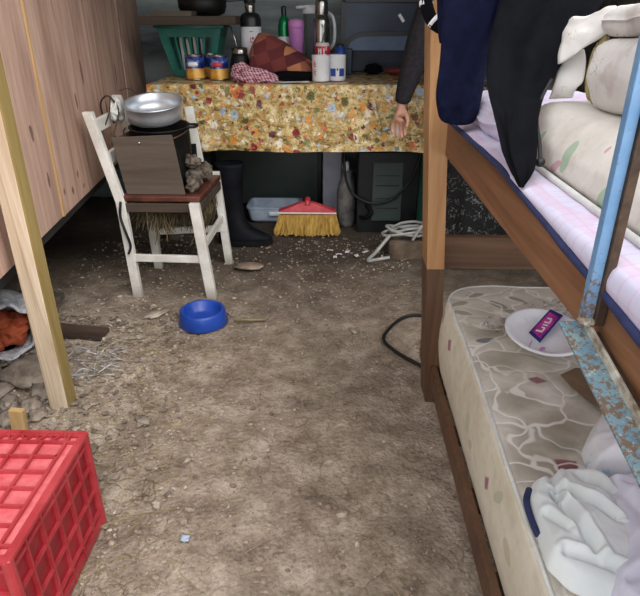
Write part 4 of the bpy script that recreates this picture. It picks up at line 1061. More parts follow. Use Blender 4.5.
# lower mattress
side_sp = [(1.52, .32, .024, .022, .3, lin((150, 90, 104))[:3] + (.9,), 'd'), (.98, .285, .018, .024, .3, lin((150, 84, 110))[:3] + (.9,), 'd'), (1.66, .34, .012, .02, 0, lin((168, 120, 128))[:3] + (.8,), 'e'), (1.2, .28, .02, .03, 0, lin((176, 176, 150))[:3] + (.7,), 'e'),
           (.9, .32, .012, .03, .7, lin((170, 172, 148))[:3] + (.7,), 'e'), (1.15, .25, .012, .02, .7, lin((170, 172, 148))[:3] + (.7,), 'e'), (.8, .28, .03, .02, .2, lin((170, 160, 132))[:3] + (.6,), 'e')]
M['low_matt'] = m_quilt('quilted_mattress', quilt_spots_low(), None, off=(.85, .8, .12))
M['low_side'] = m_quilt('mattress_border', None, side_sp, base=((192, 182, 158), (218, 212, 196)), lines=False, off=(.85, .8, .12))
lm = (.354, 1.36, -.22, 1.782, .125, .400)
def lowfn(p): return Vector((-.024 * max(0, 1.35 - p.y) * max(0, (p.z - .125) / .275) * max(0, 1 - (p.x - .35) / .4), 0, .004 * fbm(p.x, p.y, 0, 5, 2) - .012 * math.exp(-((p.x - .75) ** 2 + (p.y - .8) ** 2) / .2) if p.z > .3 else 0))
t = thing('mattress', 'stained quilted mattress with maroon diamonds on the lower bunk', 'mattress', (0, 0, 0))
t.location = (.85, .8, .12); 
bm = mattress_bm(*lm, .13, .022, .012, .006, lowfn, 60)
# faces on the vertical border get the border cloth
bmesh.ops.recalc_face_normals(bm, faces=bm.faces[:]); bm.normal_update()
for f in bm.faces:
    if abs(f.normal.z) < .5: f.material_index = 1
o = part('mattress_cover', bm, [M['low_matt'], M['low_side']], t, smooth=True)
for mm in (M['low_matt'], M['low_side']):
    pass
bm = NB()
for z, ins in ((.396, .008), (.133, .010)):
    tube(bm, [Vector((x, y, z)) + lowfn(Vector((x, y, z))) for x, y in rr_pts(lm[0] + ins, lm[1] - ins, lm[2] + ins, lm[3] - ins, .125, 8, 60)], .0045, 8, True)
part('piping', bm, M['cream_plastic'], t, smooth=True)

# upper base mattress in a pink check sheet
t = thing('sheeted_mattress', 'mattress in a pink check sheet with navy edging on the upper bunk', 'mattress', (.85, .75, .884))
bm = mattress_bm(.3405, 1.385, -.2, 1.665, .880, .952, .05, .02, .0, .001, None, 50)
part('sheet', bm, M['sheet'], t, smooth=True)
def zt(y): return min(.984, .930 + (y - .66) * .066)
def drape(u, v):
    y = -.2 + 1.82 * u; w_ = .003 * nz(0, y, 0, 14) + .002 * nz(v, y, 3, 30)
    if v < .6: k = v / .6; return (.37 - .065 * k - .0 * k, y, .957 + .004 * math.sin(k * PI) + .002 * (1 - k) + abs(w_) * 1.2)
    k = (v - .6) / .4; zt_ = zt(y); return (.305 - .004 * math.sin(k * PI) - .002 * k, y, .957 + (min(zt_, .955) - .957) * k)
bm = NB(); grid(bm, drape, 120, 14); part('sheet_overhang', bm, M['sheet'], t, smooth=True, solid=.002)
bm = mattress_bm(.335, .90, 1.262, 1.655, .958, 1.03, .05, .03, .006, .01, lambda p: Vector((0, 0, .008 * fbm(p.x, p.y, 0, 9, 3) if p.z > .97 else 0)), 24)
part('folded_sheet', bm, M['sheet'], t, smooth=True)
bm = NB(); tube(bm, [(.301 + .002 * nz(0, y, 0, 9), y, min(zt(y), .958) - .002 + .0015 * nz(3, y, 0, 11)) for y in [-.2 + k * .03 for k in range(62)]], .0058, 8)
part('navy_edging', bm, M['trim_navy'], t, smooth=True, label='navy edging tape')

# upper floral mattress
gA, rA, bA = lin((150, 178, 150))[:3] + (.8,), lin((196, 140, 158))[:3] + (.75,), lin((70, 110, 170))[:3] + (.85,)
M['top_matt'] = m_quilt('leaf_print_mattress', None,
    [(.935, 1.005, .014, .026, -.15, gA, 'e'), (.965, .985, .022, .008, -.5, rA, 'e'), (.78, .975, .012, .022, .3, gA, 'e'), (.64, .985, .010, .028, 0, bA, 'e'), (.84, 1.035, .005, .005, 0, rA, 'e'), (1.08, 1.0, .01, .02, .3, gA, 'e')],
    base=((198, 190, 180), (226, 221, 214)), lines=False, off=(.85, .5, .96))
def topfn(p):
    k = 0
    if p.z > .975:
        lean = max(0.0, (p.z - .965)) / .09
        k = lean * .04 * max(0, 1 - (p.x - .35) / .3)
    return Vector((k, 0, .004 * fbm(p.x, p.y, 1, 7, 3)))
t = thing('floral_mattress', 'off-white mattress with faded leaf print on top of the pink sheet', 'mattress', (.85, .5, .96))
bm = mattress_bm(.350, 1.37, -.2, 1.255, .961, 1.056, .08, .034, .003, .004, topfn, 50)
part('mattress_cover', bm, M['top_matt'], t, smooth=True)
bm = NB(); tube(bm, [(x, y, z) for (x, y), z in zip(rr_pts(.353, 1.364, -.195, 1.251, .08, 8, 40), [.967] * 999)], .0055, 8, True)
part('piping', bm, M['cream_plastic'], t, smooth=True)

# pillow: folded slab in swirl-print cover with foam showing
t = thing('pillow', 'thick pillow in a swirl print cover with foam showing, on the floral mattress', 'pillow', (.72, .95, 1.058))
bm = NB()
def plfn(p):
    return Vector((.012 * fbm(p.x, p.y, p.z, 7, 3), .01 * fbm(p.y, p.z, p.x, 8, 3), .010 * fbm(p.x, p.y, 2, 6, 3)))
bm = mattress_bm(.440, 1.0, .50, 1.135, 1.058, 1.176, .05, .032, .006, .01, plfn, 24)
part('cover', bm, M['pillow'], t, smooth=True)
bm = mattress_bm(.448, 1.02, .46, 1.145, 1.178, 1.226, .05, .024, .004, .012, plfn, 24)
part('folded_flap', bm, M['pillow'], t, smooth=True)
bm = NB(); blob(bm, (.475, 1.145, 1.118), .05, .35, .55, 1.15, .12, 2, 4); part('foam_core', bm, M['foam'], t, smooth=True)
def flap(u, v):
    # hangs from the folded flap down the end of the pillow
    x = .425 + .060 * u; y = 1.135 + .06 * (1 - u) + .012 * math.sin(v * 4 + u * 2)
    return (x - .010 * v + .006 * nz(u, v, 3, 3), y, 1.222 - .022 * (1 - u) - (.075 - .035 * u) * v + .005 * nz(u, v, 0, 4))
bm = NB(); grid(bm, flap, 16, 16)
part('loose_corner', bm, M['pillow'], t, smooth=True, solid=.004)
def flap2(u, v):
    x = .418 + .035 * u + .006 * math.sin(v * 5); y = 1.165 + .035 * (1 - u) + .010 * math.sin(v * 6 + u)
    return (x, y, 1.150 - .085 * v + .010 * (u - .5) * math.sin(v * 9))
bm = NB(); grid(bm, flap2, 12, 20)
part('loose_strip', bm, M['pillow'], t, smooth=True, solid=.004)

# ------------------------------------------------------------------ hanging clothes
def garment(rows, thick, amp, fr, seed, nu=40, nv=80, thin_edge=.15):
    """rows: (left point, right point) from the top down; thick = fullness in the middle"""
    Lp = spline([r[0] for r in rows], 12); Rp = spline([r[1] for r in rows], 12); n_ = len(Lp) - 1
    def P(s_, v):
        f = v * n_; i = min(int(f), n_ - 1); k = f - i
        return Lp[i].lerp(Lp[i + 1], k), Rp[i].lerp(Rp[i + 1], k)
    rings = []
    for j in range(nv + 1):
        v = j / nv; a, b = P(0, v); d = (b - a); w_ = max(d.length, 1e-4); d.normalize()
        nn = Vector((0, 0, 1)).cross(d); nn = nn.normalized() if nn.length > .01 else Vector((0, -1, 0))
        if nn.y > 0: nn = -nn
        rg = []; tk = thick * min(1, w_ / .06) * (math.sin(min(1, (1 - v) * 8) * PI / 2) ** .5 if v > .9 else 1)
        N2 = nu
        for k in range(2 * N2):
            th = 2 * PI * k / (2 * N2); u = .5 - .5 * math.cos(th); sgn = math.sin(th)
            p = a + (b - a) * u
            fo = amp * math.sin(u * fr + seed + v * 2.5 + 2 * nz(u, v * 2, seed, 2)) + amp * .7 * fbm(u * 2, v * 3, seed, 2, 3)
            off = sgn * tk * .5 + (fo * min(1, w_ / .08) * (1 if sgn > -.1 else .6))
            rg.append(p + nn * (off))
        rings.append(rg)
    bm = NB(); loft(bm, rings); return bm
# navy sleeve of a fleece
t = thing('navy_fleece', 'navy blue fleece garment hanging beside the bunk post', 'garment', (.30, 1.47, 1.0))
bm = garment([((.222, 1.47, 1.60), (.395, 1.45, 1.60)), ((.226, 1.46, 1.40), (.388, 1.44, 1.40)), ((.232, 1.45, 1.24), (.372, 1.43, 1.24)), ((.236, 1.45, 1.12), (.345, 1.43, 1.12)), ((.233, 1.45, 1.05), (.338, 1.43, 1.05)), ((.238, 1.45, 1.01), (.334, 1.43, 1.01)), ((.250, 1.45, .983), (.326, 1.43, .983)), ((.275, 1.45, .973), (.31, 1.44, .973))], .055, .006, 7, 1.3)
part('sleeve', bm, M['navy_cloth'], t, smooth=True)
bm = garment([((.215, 1.52, 1.6), (.40, 1.50, 1.6)), ((.220, 1.52, 1.35), (.39, 1.50, 1.35)), ((.232, 1.51, 1.20), (.36, 1.49, 1.20)), ((.240, 1.51, 1.15), (.30, 1.49, 1.15))], .03, .006, 9, 2.2)
part('body_fabric', bm, M['navy_cloth'], t, smooth=True)
bm = NB()
tube(bm, spline([(.262, 1.60, 1.30), (.225, 1.59, 1.275), (.214, 1.58, 1.235), (.232, 1.57, 1.195), (.262, 1.565, 1.18)], 5), .016, 10)
tt = tag(part('striped_cuff', bm, M['black_cloth'], smooth=True, loc=(.24, 1.59, 1.24)), 'black cuff with pale stripes looped on the bunk post at the top', 'cuff')
for a, b in (((.2215, 1.5915, 1.262), (.224, 1.5925, 1.270)), ((.2135, 1.584, 1.240), (.2132, 1.581, 1.230)), ((.229, 1.571, 1.200), (.236, 1.569, 1.194))):
    bm = NB(); tube(bm, [a, b], .0172, 12); part('pale_stripe', bm, M['white_print'], tt, smooth=True)
# black jersey draped over the upper mattress edge
t = thing('black_jersey', 'black garment hanging in a long point over the pink sheet', 'garment', (.36, 1.1, 1.1))
bm = garment([((.36, 1.38, 1.55), (.62, 1.26, 1.50)), ((.345, 1.34, 1.36), (.56, 1.24, 1.36)), ((.322, 1.30, 1.24), (.50, 1.225, 1.245)), ((.30, 1.26, 1.15), (.445, 1.20, 1.16)), ((.290, 1.20, 1.09), (.40, 1.17, 1.09)), ((.284, 1.10, 1.045), (.352, 1.06, 1.050)), ((.284, 1.02, 1.005), (.332, .98, 1.008)), ((.287, .96, .980), (.316, .93, .985)), ((.293, .925, .958), (.299, .92, .958))], .03, .007, 11, .4)
part('fabric', bm, M['black_cloth'], t, smooth=True)
bm = NB(); tube(bm, spline([(.40, 1.165, 1.10), (.375, 1.13, 1.07), (.352, 1.07, 1.045), (.340, 1.00, 1.015), (.334, .965, .995)], 6), .0035, 8)
part('drawstring', bm, M['cable'], t, smooth=True)
bm = NB(); blob(bm, (.334, .962, .990), .008, 1, 1, 1, .1, 2, 2); part('toggle', bm, M['black_plastic'], t, smooth=True)
bm = garment([((.30, 1.50, 1.60), (.42, 1.42, 1.60)), ((.33, 1.46, 1.36), (.42, 1.40, 1.36)), ((.342, 1.42, 1.24), (.41, 1.38, 1.24)), ((.338, 1.40, 1.17), (.37, 1.37, 1.17))], .02, .005, 6, 5)
tag(part('dark_trouser_leg', bm, M['navy_cloth'], smooth=True, loc=(.37, 1.44, 1.3)), 'dark navy cloth hanging between the navy fleece and the black garment', 'garment')
bm = NB(); tube(bm, [(.21, 1.90, 1.62), (.25, 1.5, 1.59), (.42, 1.25, 1.585), (.66, 1.15, 1.60), (.9, 1.1, 1.66), (1.6, 1.0, 1.8)], .004, 6)
tag(part('clothes_line', bm, M['cable'], smooth=True, loc=(.4, 1.4, 1.6)), 'dark cord strung above the upper bunk, carrying the clothes', 'cord')

# ------------------------------------------------------------------ blue metal frame
t = thing('metal_frame', 'rusty angle iron frame with peeling blue paint hung on the upper rail', 'frame', (.285, .58, .9))
bm = NB()
beam(bm, (.290, .598, .885), (.291, .600, 1.75), .012, .003, (1, 0, 0)); beam(bm, (.2850, .6035, .885), (.2860, .6055, 1.75), .0025, .010, (1, 0, 0))
part('upright', bm, M['peel_up'], t, bevel=.0008)
bm = NB(); beam(bm, (.3015, .5985, .885), (.3025, .6005, 1.75), .0105, .014, (1, 0, 0)); part('upright_flange', bm, M['rust'], t, bevel=.001, label='bare brown inner flange')
bm = NB(); beam(bm, (.281, .622, .874), (.281, -.10, .745), .026, .004, (1, 0, .0)); part('lower_bar', bm, M['peel'], t, bevel=.0008)
bm = NB(); beam(bm, (.2955, .610, .878), (.2955, -.10, .751), .0035, .014, (1, 0, 0)); part('lower_flange', bm, M['pale_rust'], t, bevel=.0008, label='flaking pale edge')
bm = NB(); beam(bm, (.3035, .600, .868), (.3035, -.10, .743), .009, .012, (1, 0, 0)); part('lower_flange', bm, M['rust'], t, bevel=.0008, label='bare brown inner flange')
bm = NB(); blob(bm, (.290, .598, .888), .0075, 1.3, 1, .7, .4, 3, 3); part('weld', bm, M['pale_rust'], t, smooth=True)

# ------------------------------------------------------------------ on the lower mattress
LZ = .411
c = Vector((.560, 1.375, LZ + .012))
t = thing('plastic_dish', 'white oval plastic dish with a purple sticker on the lower mattress', 'dish', tuple(c))
bm = NB(); Mx = Matrix.Translation(c) @ Matrix.Rotation(math.radians(11), 4, 'X') @ Matrix.Rotation(-.3, 4, 'Z')
lathe(bm, [(0, .002), (.070, .0), (.085, .006), (.103, .020), (.110, .022), (.110, .026), (.101, .026), (.083, .012), (.068, .007), (0, .009)], (0, 0, .008), 64, Mx, .94, .90)
part('dish_body', bm, M['white_plastic'], t, smooth=True)
def m_sticker():
    s_ = NT('purple_sticker'); col = s_.ramp(s_.noise(20, 3), [(.4, lin((150, 40, 130))), (.6, lin((206, 70, 160)))])
    return s_.fin(col, .4)
M['sticker'] = m_sticker()
M['sticker_navy'] = simple('sticker_navy', (40, 40, 110), (56, 54, 130), 20, .4)
sc = Vector((.567, 1.395, LZ + .046)); SM = Matrix.Translation(sc) @ Matrix.Rotation(.80, 4, 'Z') @ Matrix.Rotation(-.1, 4, 'X') @ Matrix.Rotation(-.3, 4, 'Y') @ Matrix.Diagonal((1.25, .95, 1, 1))
def quad(bm, pts, Mm, th=.0015):
    a = [bm.verts.new(Mm @ Vector((x, y, 0))) for x, y in pts]; b = [bm.verts.new(Mm @ Vector((x, y, th))) for x, y in pts]
    bm.faces.new(a[::-1]); bm.faces.new(b); n_ = len(a)
    for k in range(n_): j = (k + 1) % n_; bm.faces.new((a[k], a[j], b[j], b[k]))
bm = NB(); quad(bm, [(-.055, -.022), (.045, -.026), (.055, .018), (-.035, .024)], SM); so = part('wrapper', bm, M['sticker_navy'], t, label='navy printed wrapper')
bm = NB(); quad(bm, [(-.043, -.016), (.035, -.019), (.043, .012), (-.028, .018)], SM @ Matrix.Translation((0, 0, .0016))); part('sticker', bm, M['sticker'], so, label='magenta sticker')
bm = NB(); Lm = SM @ Matrix.Translation((0, 0, .0032))
for q in ([(-.026, -.010), (-.021, -.010), (-.021, .010), (-.026, .010)], [(-.020, -.010), (-.010, -.010), (-.010, -.005), (-.020, -.005)], [(-.012, -.008), (-.008, -.008), (-.008, .002), (-.012, .002)], [(-.003, -.010), (.001, -.010), (.001, .004), (-.003, .004)], [(.006, -.010), (.010, -.010), (.010, .006), (.006, .006)], [(.011, -.010), (.018, -.010), (.018, -.006), (.011, -.006)], [(.02, -.008), (.024, -.008), (.024, .006), (.02, .006)]):
    quad(bm, q, Lm, .0005)
part('lettering', bm, M['white_print'], so)
bm = NB(); quad(bm, [(-.030, -.0012), (.026, -.001), (.026, .0012), (-.030, .001)], Matrix.Translation((.515, 1.335, LZ + .022)) @ Matrix.Rotation(1.1, 4, 'Z')); quad(bm, [(-.006, -.006), (.014, -.005), (.012, .004), (-.006, .003)], Matrix.Translation((.535, 1.31, LZ + .022)) @ Matrix.Rotation(.8, 4, 'Z'))
part('small_print', bm, M['pink_plastic'], t)
# clear bag round the dish
bm = NB(); sphere_lump(bm, (.61, 1.47, LZ + .03), .06, .045, .035, .45, 2, LZ + .001, 5); 
tag(part('clear_bag', bm, M['film'], smooth=True, loc=(.61, 1.47, LZ)), 'crumpled clear plastic bag behind the white dish', 'bag')
bm = NB(); sphere_lump(bm, (.47, 1.46, LZ + .012), .035, .022, .016, .4, 5, LZ + .001, 4)
tag(part('clear_bag', bm, M['film'], smooth=True, loc=(.47, 1.46, LZ)), 'scrap of clear film beside the left rim of the white dish', 'bag')
bm = NB(); 
pts = [(.555, 1.215), (.60, 1.245), (.66, 1.25), (.72, 1.20), (.70, 1.10), (.64, 1.05), (.60, 1.08), (.585, 1.10), (.565, 1.16)]
quad(bm, pts, Matrix.Translation((0, 0, LZ + .004)), .003)
tag(part('cardboard_piece', bm, M['mud_gloss'], loc=(.64, 1.15, LZ)), 'torn brown cardboard lying on the lower mattress below the blue frame', 'cardboard')
# clothes
bm = crumple([(.347, .74), (.355, .80), (.378, .845), (.44, .865), (.50, .86), (.53, .78), (.51, .60), (.42, .585), (.365, .615), (.342, .655)], LZ + .002, .028, .010, 6, 3, peak=(.44, .74), valleys=((.415, .86, .395, .775, .012, .008), (.395, .775, .413, .655, .014, .008), (.37, .66, .45, .62, .010, .007), (.405, .79, .47, .72, .010, .009), (.365, .74, .385, .70, .006, .008), (.46, .82, .50, .76, .010, .012)))
t = part('white_shirt', bm, M['shirt'], smooth=True, loc=(.46, .77, LZ)); tag(t, 'crumpled white fleece shirt on the lower mattress', 'shirt')
bm = NB(); tube(bm, spline([(.346, .715, LZ + .010), (.344, .75, LZ + .012), (.348, .79, LZ + .012), (.362, .82, LZ + .010)], 5), .006, 8)
part('navy_trim', bm, M['trim_navy'], t, smooth=True, label='navy trim of the shirt')
bm = crumple([(.470, .79), (.495, .84), (.56, .86), (.70, .84), (.78, .70), (.72, .50), (.52, .46), (.43, .50), (.405, .57), (.435, .65), (.455, .73)], LZ + .003, .055, .012, 7, 8, peak=(.58, .68), valleys=((.44, .60, .60, .66, .008, .010), (.45, .53, .56, .60, .008, .009), (.49, .80, .52, .66, .006, .012), (.52, .80, .60, .74, .008, .01)))
tag(part('lavender_cloth', bm, M['lav_cloth'], smooth=True, loc=(.6, .7, LZ)), 'pale lavender cotton cloth heaped right of the white fleece shirt', 'cloth')
bm = crumple([(.490, .865), (.500, .93), (.535, .985), (.575, 1.035), (.64, 1.05), (.76, .98), (.78, .90), (.65, .865), (.56, .862)], LZ + .003, .050, .012, 8, 13, peak=(.62, .94))
tag(part('printed_towel', bm, M['towel'], smooth=True, loc=(.62, 1.0, LZ)), 'white towel with pale green print, behind the lavender cloth', 'towel')
bm = crumple([(.40, .50), (.44, .57), (.50, .585), (.56, .56), (.60, .50), (.58, .42), (.48, .40), (.42, .43)], LZ + .002, .08, .014, 8, 21)
tag(part('blue_denim', bm, simple('denim', (42, 58, 100), (66, 84, 132), 40, .95, bs=.4), smooth=True, loc=(.5, .5, LZ)), 'blue cloth at the bottom right corner under the lavender cloth', 'cloth')

# ------------------------------------------------------------------ person behind the bunk
def skin(name, V, E, R, m, parent, root=0, sub=2, label=None):
    me = bpy.data.meshes.new(name); inv = rootinv(parent) if parent else Matrix.Identity(4)
    me.from_pydata([tuple(inv @ Vector(v)) for v in V], E, []); o = link(bpy.data.objects.new(name, me)); o.parent = parent
    md = o.modifiers.new('k', 'SKIN'); md.use_smooth_shade = True
    for i, r in enumerate(R):
        rr = r if isinstance(r, tuple) else (r, r); me.skin_vertices[0].data[i].radius = rr
        me.skin_vertices[0].data[i].use_root = (i == root)
    md2 = o.modifiers.new('u', 'SUBSURF'); md2.levels = sub; md2.render_levels = sub
    me.materials.append(m)
    if label: o['label'] = label
    return o
t = thing('person', 'person in a charcoal long sleeved top, standing behind the bunk post with one arm down', 'person', (.65, 2.98, 0))
V = []; E = []; R = []
def add(v, r, p=None):
    V.append(v); R.append(r); i = len(V) - 1
    if p is not None: E.append((p, i))
    return i
bx, by = .70, 2.97
pel = add((bx, by, .92), (.10, .08)); sp = add((bx, by, 1.10), (.115, .09), pel); ch = add((bx, by, 1.30), (.12, .085), sp); nk = add((bx, by, 1.46), (.052, .052), ch)
hd = add((bx, by + .015, 1.54), (.066, .075), nk); hd2 = add((bx, by + .02, 1.60), (.076, .094), hd); hd3 = add((bx, by + .01, 1.68), (.066, .082), hd2)
# left arm (seen): shoulder, elbow, wrist, palm
shl = add((.47, 2.98, 1.39), .052, ch); elb = add((.400, 3.03, 1.10), .040, shl); wr = add((.327, 3.065, .835), .027, elb); pm = add((.320, 3.070, .775), (.042, .019), wr)
pm2 = add((.318, 3.072, .735), (.040, .016), pm)
fing = [(-.031, .745, (-.034, .700), (-.030, .668)), (-.010, .735, (-.010, .684), (-.006, .650)), (.010, .735, (.014, .680), (.018, .645)), (.026, .740, (.032, .69), (.034, .660))]
for dx, z0_, (x1_, z1_), (x2_, z2_) in fing:
    a = add((.318 + dx, 3.072, z0_ - .008), .0108, pm2); b = add((.318 + x1_, 3.078, z1_), .0100, a); c_ = add((.318 + x2_, 3.068, z2_), .0086, b)
th = add((.352, 3.055, .768), .012, pm); th2 = add((.360, 3.045, .735), .010, th); th3 = add((.352, 3.042, .708), .0085, th2)
# right arm
shr = add((.84, 2.98, 1.39), .052, ch); elr = add((.90, 3.03, 1.10), .040, shr); wrr = add((.90, 3.15, .90), .027, elr); pr = add((.895, 3.19, .86), (.036, .018), wrr)
for dx in (-.026, -.009, .009, .026):
    a = add((.895 + dx, 3.215, .825), .0095, pr); b = add((.895 + dx * 1.1, 3.222, .785), .0088, a)
a = add((.855, 3.19, .84), .011, pr)
for sx in (-1, 1):
    hp = add((bx + sx * .075, by, .82), .062, pel); kn = add((bx + sx * .09, by + .01, .48), .058, hp); an = add((bx + sx * .09, by - .01, .10), .036, kn); ft = add((bx + sx * .095, by + .10, .045), (.040, .028), an)
skin('body', V, E, R, M['skin'], t)
V = []; E = []; R = []
a = add((bx, by, .80), (.175, .145)); b = add((bx, by, 1.08), (.155, .125), a); c_ = add((bx, by, 1.31), (.165, .125), b); d_ = add((bx, by, 1.43), (.085, .08), c_)
s1 = add((.475, 2.98, 1.375), .082, c_); s2 = add((.400, 3.02, 1.13), .078, s1); s2b = add((.366, 3.035, 1.00), .064, s2); s3 = add((.330, 3.060, .850), .045, s2b); s4 = add((.328, 3.066, .818), .040, s3)
s1 = add((.835, 2.98, 1.375), .072, c_); s2 = add((.90, 3.03, 1.12), .056, s1); s3 = add((.90, 3.14, .92), .038, s2)
skin('sweater', V, E, R, M['sleeve'], t, label='charcoal knitted top with long sleeves')
bm = NB(); rings = []
for j in range(14):
    z = .98 - j * .067; k = j / 13; rings.append([(bx + .01 + (.145 + .035 * k + .010 * k * math.sin(9 * a)) * math.cos(a), by + (.125 + .045 * k + .010 * k * math.sin(9 * a)) * math.sin(a), z) for a in [q * 2 * PI / 60 for q in range(60)]])
loft(bm, rings); part('skirt', bm, M['skirt'], t, smooth=True, label='black skirt with pale leaf print')
bm = NB(); blob(bm, (bx, by - .010, 1.665), .10, .98, 1.12, 1.15, .06, 3, 4); blob(bm, (bx, by - .09, 1.60), .05, 1.1, .9, 1.3, .1, 3, 3); part('hair', bm, M['hair'], t, smooth=True)
for sx in (-1, 1):
    bm = NB(); blob(bm, (bx + sx * .032, by + .110, 1.625), .012, 1, .7, .7, 0, 1, 2); part('eye', bm, M['white_print'], t, smooth=True)
    bm = NB(); blob(bm, (bx + sx * .080, by + .015, 1.61), .026, .35, .7, 1.1, .1, 2, 3); part('ear', bm, M['skin'], t, smooth=True)
    bm = NB(); loft(bm, [ell((bx + sx * .092, by + .065, z), rx, ry) for rx, ry, z in ((.045, .115, -.004), (.05, .125, .01), (.045, .115, .04), (.036, .07, .075), (.034, .04, .09))]); part('shoe', bm, M['rubber'], t, smooth=True)
bm = NB(); blob(bm, (bx, by + .125, 1.60), .018, .7, .9, 1.4, 0, 1, 3); part('nose', bm, M['skin'], t, smooth=True)
bm = NB(); blob(bm, (bx, by + .112, 1.562), .022, 1.1, .4, .35, 0, 1, 3); part('mouth', bm, M['broom_red'], t, smooth=True)

# ------------------------------------------------------------------ clutter at the left edge
# bundle in torn white plastic
t = thing('plastic_bundle', 'torn white plastic sack with orange fabric showing, at the left edge', 'sack', (-1.30, 1.95, 0))
AX = Vector((.62, -.76, .12)).normalized(); UX = AX.cross(Vector((0, 0, 1))).normalized(); VX_ = UX.cross(AX); C0 = Vector((-1.275, 1.93, .105))
def sackring(t_, R_, n=72, cr=1.0):
    rg = []
    for k in range(n):
        a = k * 2 * PI / n; w_ = R_ * (1 + cr * (.05 * math.sin(9 * a + t_ * 9) + .07 * fbm(math.cos(a), math.sin(a), t_ * 4, 2.2, 3)))
        p = C0 + AX * (t_ + .012 * math.sin(5 * a)) + (UX * math.cos(a) * 1.12 - VX_ * math.sin(a)) * w_
        p.z = max(p.z, .004); rg.append(p)
    return rg
bm = NB(); loft(bm, [sackring(t_, R_) for t_, R_ in ((-.36, .01), (-.35, .07), (-.28, .12), (-.18, .135), (-.08, .128), (-.02, .116), (.012, .108), (.014, .100), (-.01, .098), (-.08, .105), (-.18, .11), (-.24, .03))])
part('sack', bm, M['bag'], t, smooth=True)
for i, (a_, b_, d_, r) in enumerate(((-.03, -.03, -.06, .055), (.045, -.045, -.05, .040), (.01, .03, -.10, .05), (-.06, .02, -.08, .04))):
    q = C0 + AX * d_ + UX * a_ + Vector((0, 0, b_))
    bm = NB(); sphere_lump(bm, tuple(q), r * 1.1, r * .9, r * .8, .22, i, .006, 4); part('contents', bm, M['orange_stuff'], t, smooth=True, label='rust orange fabric')
# dark board on the ground behind the post
bm = NB(); beam(bm, (-1.40, 2.13, .035), (-.96, 2.10, .012), .09, .02, (0, 1, 0))
tag(part('dark_board', bm, M['dark_wet'], loc=(-1.15, 2.1, .03), bevel=.003), 'dark wet board lying on the ground behind the timber post', 'board')
bm = NB(); beam(bm, (-1.9, 2.30, .05), (-1.25, 2.32, .05), .16, .03, (0, 1, 0))
tag(part('dark_board', bm, M['grey_wood'], loc=(-1.6, 2.3, .05), bevel=.003), 'greyish board lying further back in the dark under the wall', 'board')
bm = NB(); box(bm, -1.035, -.99, 1.47, 1.49, -.01, .085, rotM((-1.01, 1.48, 0), 'Y', .08)); tag(part('wood_offcut', bm, M['pine_offcut'], loc=(-1.01, 1.48, 0), bevel=.002), 'small yellow wooden offcut standing behind the red crate', 'offcut')
rk = [(-1.10, 1.77, .085, 1.2, .9, .8, 'large pale flat stone left of the timber post'), (-1.02, 1.70, .045, 1.2, 1, .7, 'stone touching the left foot of the timber post'), (-1.12, 1.62, .030, 1.1, .9, .8, 'small pale stone in front of the large pale one'), (-1.03, 1.60, .035, 1.2, .9, .8, 'rounded stone in front of the timber post'),
      (-1.20, 1.70, .05, 1, 1, .7, 'dark stone between the sack and the grey plank'), (-.99, 1.56, .028, 1, 1.2, .7, 'little stone just in front of the post foot'), (-1.22, 1.60, .04, 1.2, 1, .8, 'stone beside the foot of the grey plank'), (-1.08, 1.54, .035, 1, 1, .7, 'stone behind the yellow offcut'),
      (-.632, 1.547, .022, 1.3, .9, .5, 'single flat pale stone lying beyond the red crate'), (-.60, 1.077 + .03, .012, 1, 1, .7, 'tiny white stone at the right foot of the red crate'), (-.80, 2.30, .035, 1.5, .8, .3, 'flat tan chip on the dirt left of the blue bowl'), (-.20, 1.42, .010, 1.6, .6, .4, 'small white chip in the middle of the floor'), (.08, 2.18, .02, 1.6, .5, .25, 'pale wood chip right of the floor centre')]
for i, (x, y, r, sx, sy, sz, lb) in enumerate(rk):
    bm = NB(); blob(bm, (x, y, ground_z(x, y) + r * sz * .3), r, sx, sy, sz * .8, .55, 1.3, 3, i, rot=i * .7)
    tag(part('stone', bm, M['rock'] if i < 9 or i == 9 else M['pebble'], smooth=True, loc=(x, y, 0)), lb, 'stone', 'stones on the dirt floor')
bm = NB(); rnd = random.Random(21)
for k in range(70):
    x = rnd.uniform(-1.05, -.86); y = rnd.uniform(1.78, 2.0); a = rnd.gauss(-.5, .8); L_ = rnd.uniform(.03, .10)
    p = [(x, y, .006), (x + L_ * .5 * math.cos(a), y + L_ * .5 * math.sin(a), .010 + rnd.uniform(0, .018)), (x + L_ * math.cos(a + .4), y + L_ * math.sin(a + .4), .006)]
    tube(bm, spline(p, 3), rnd.uniform(.0008, .0022), 4)
tag(part('plastic_shreds', bm, M['shred'], loc=(-.96, 1.88, 0)), 'tangle of pale plastic shreds right of the timber post', 'litter', kind='stuff')

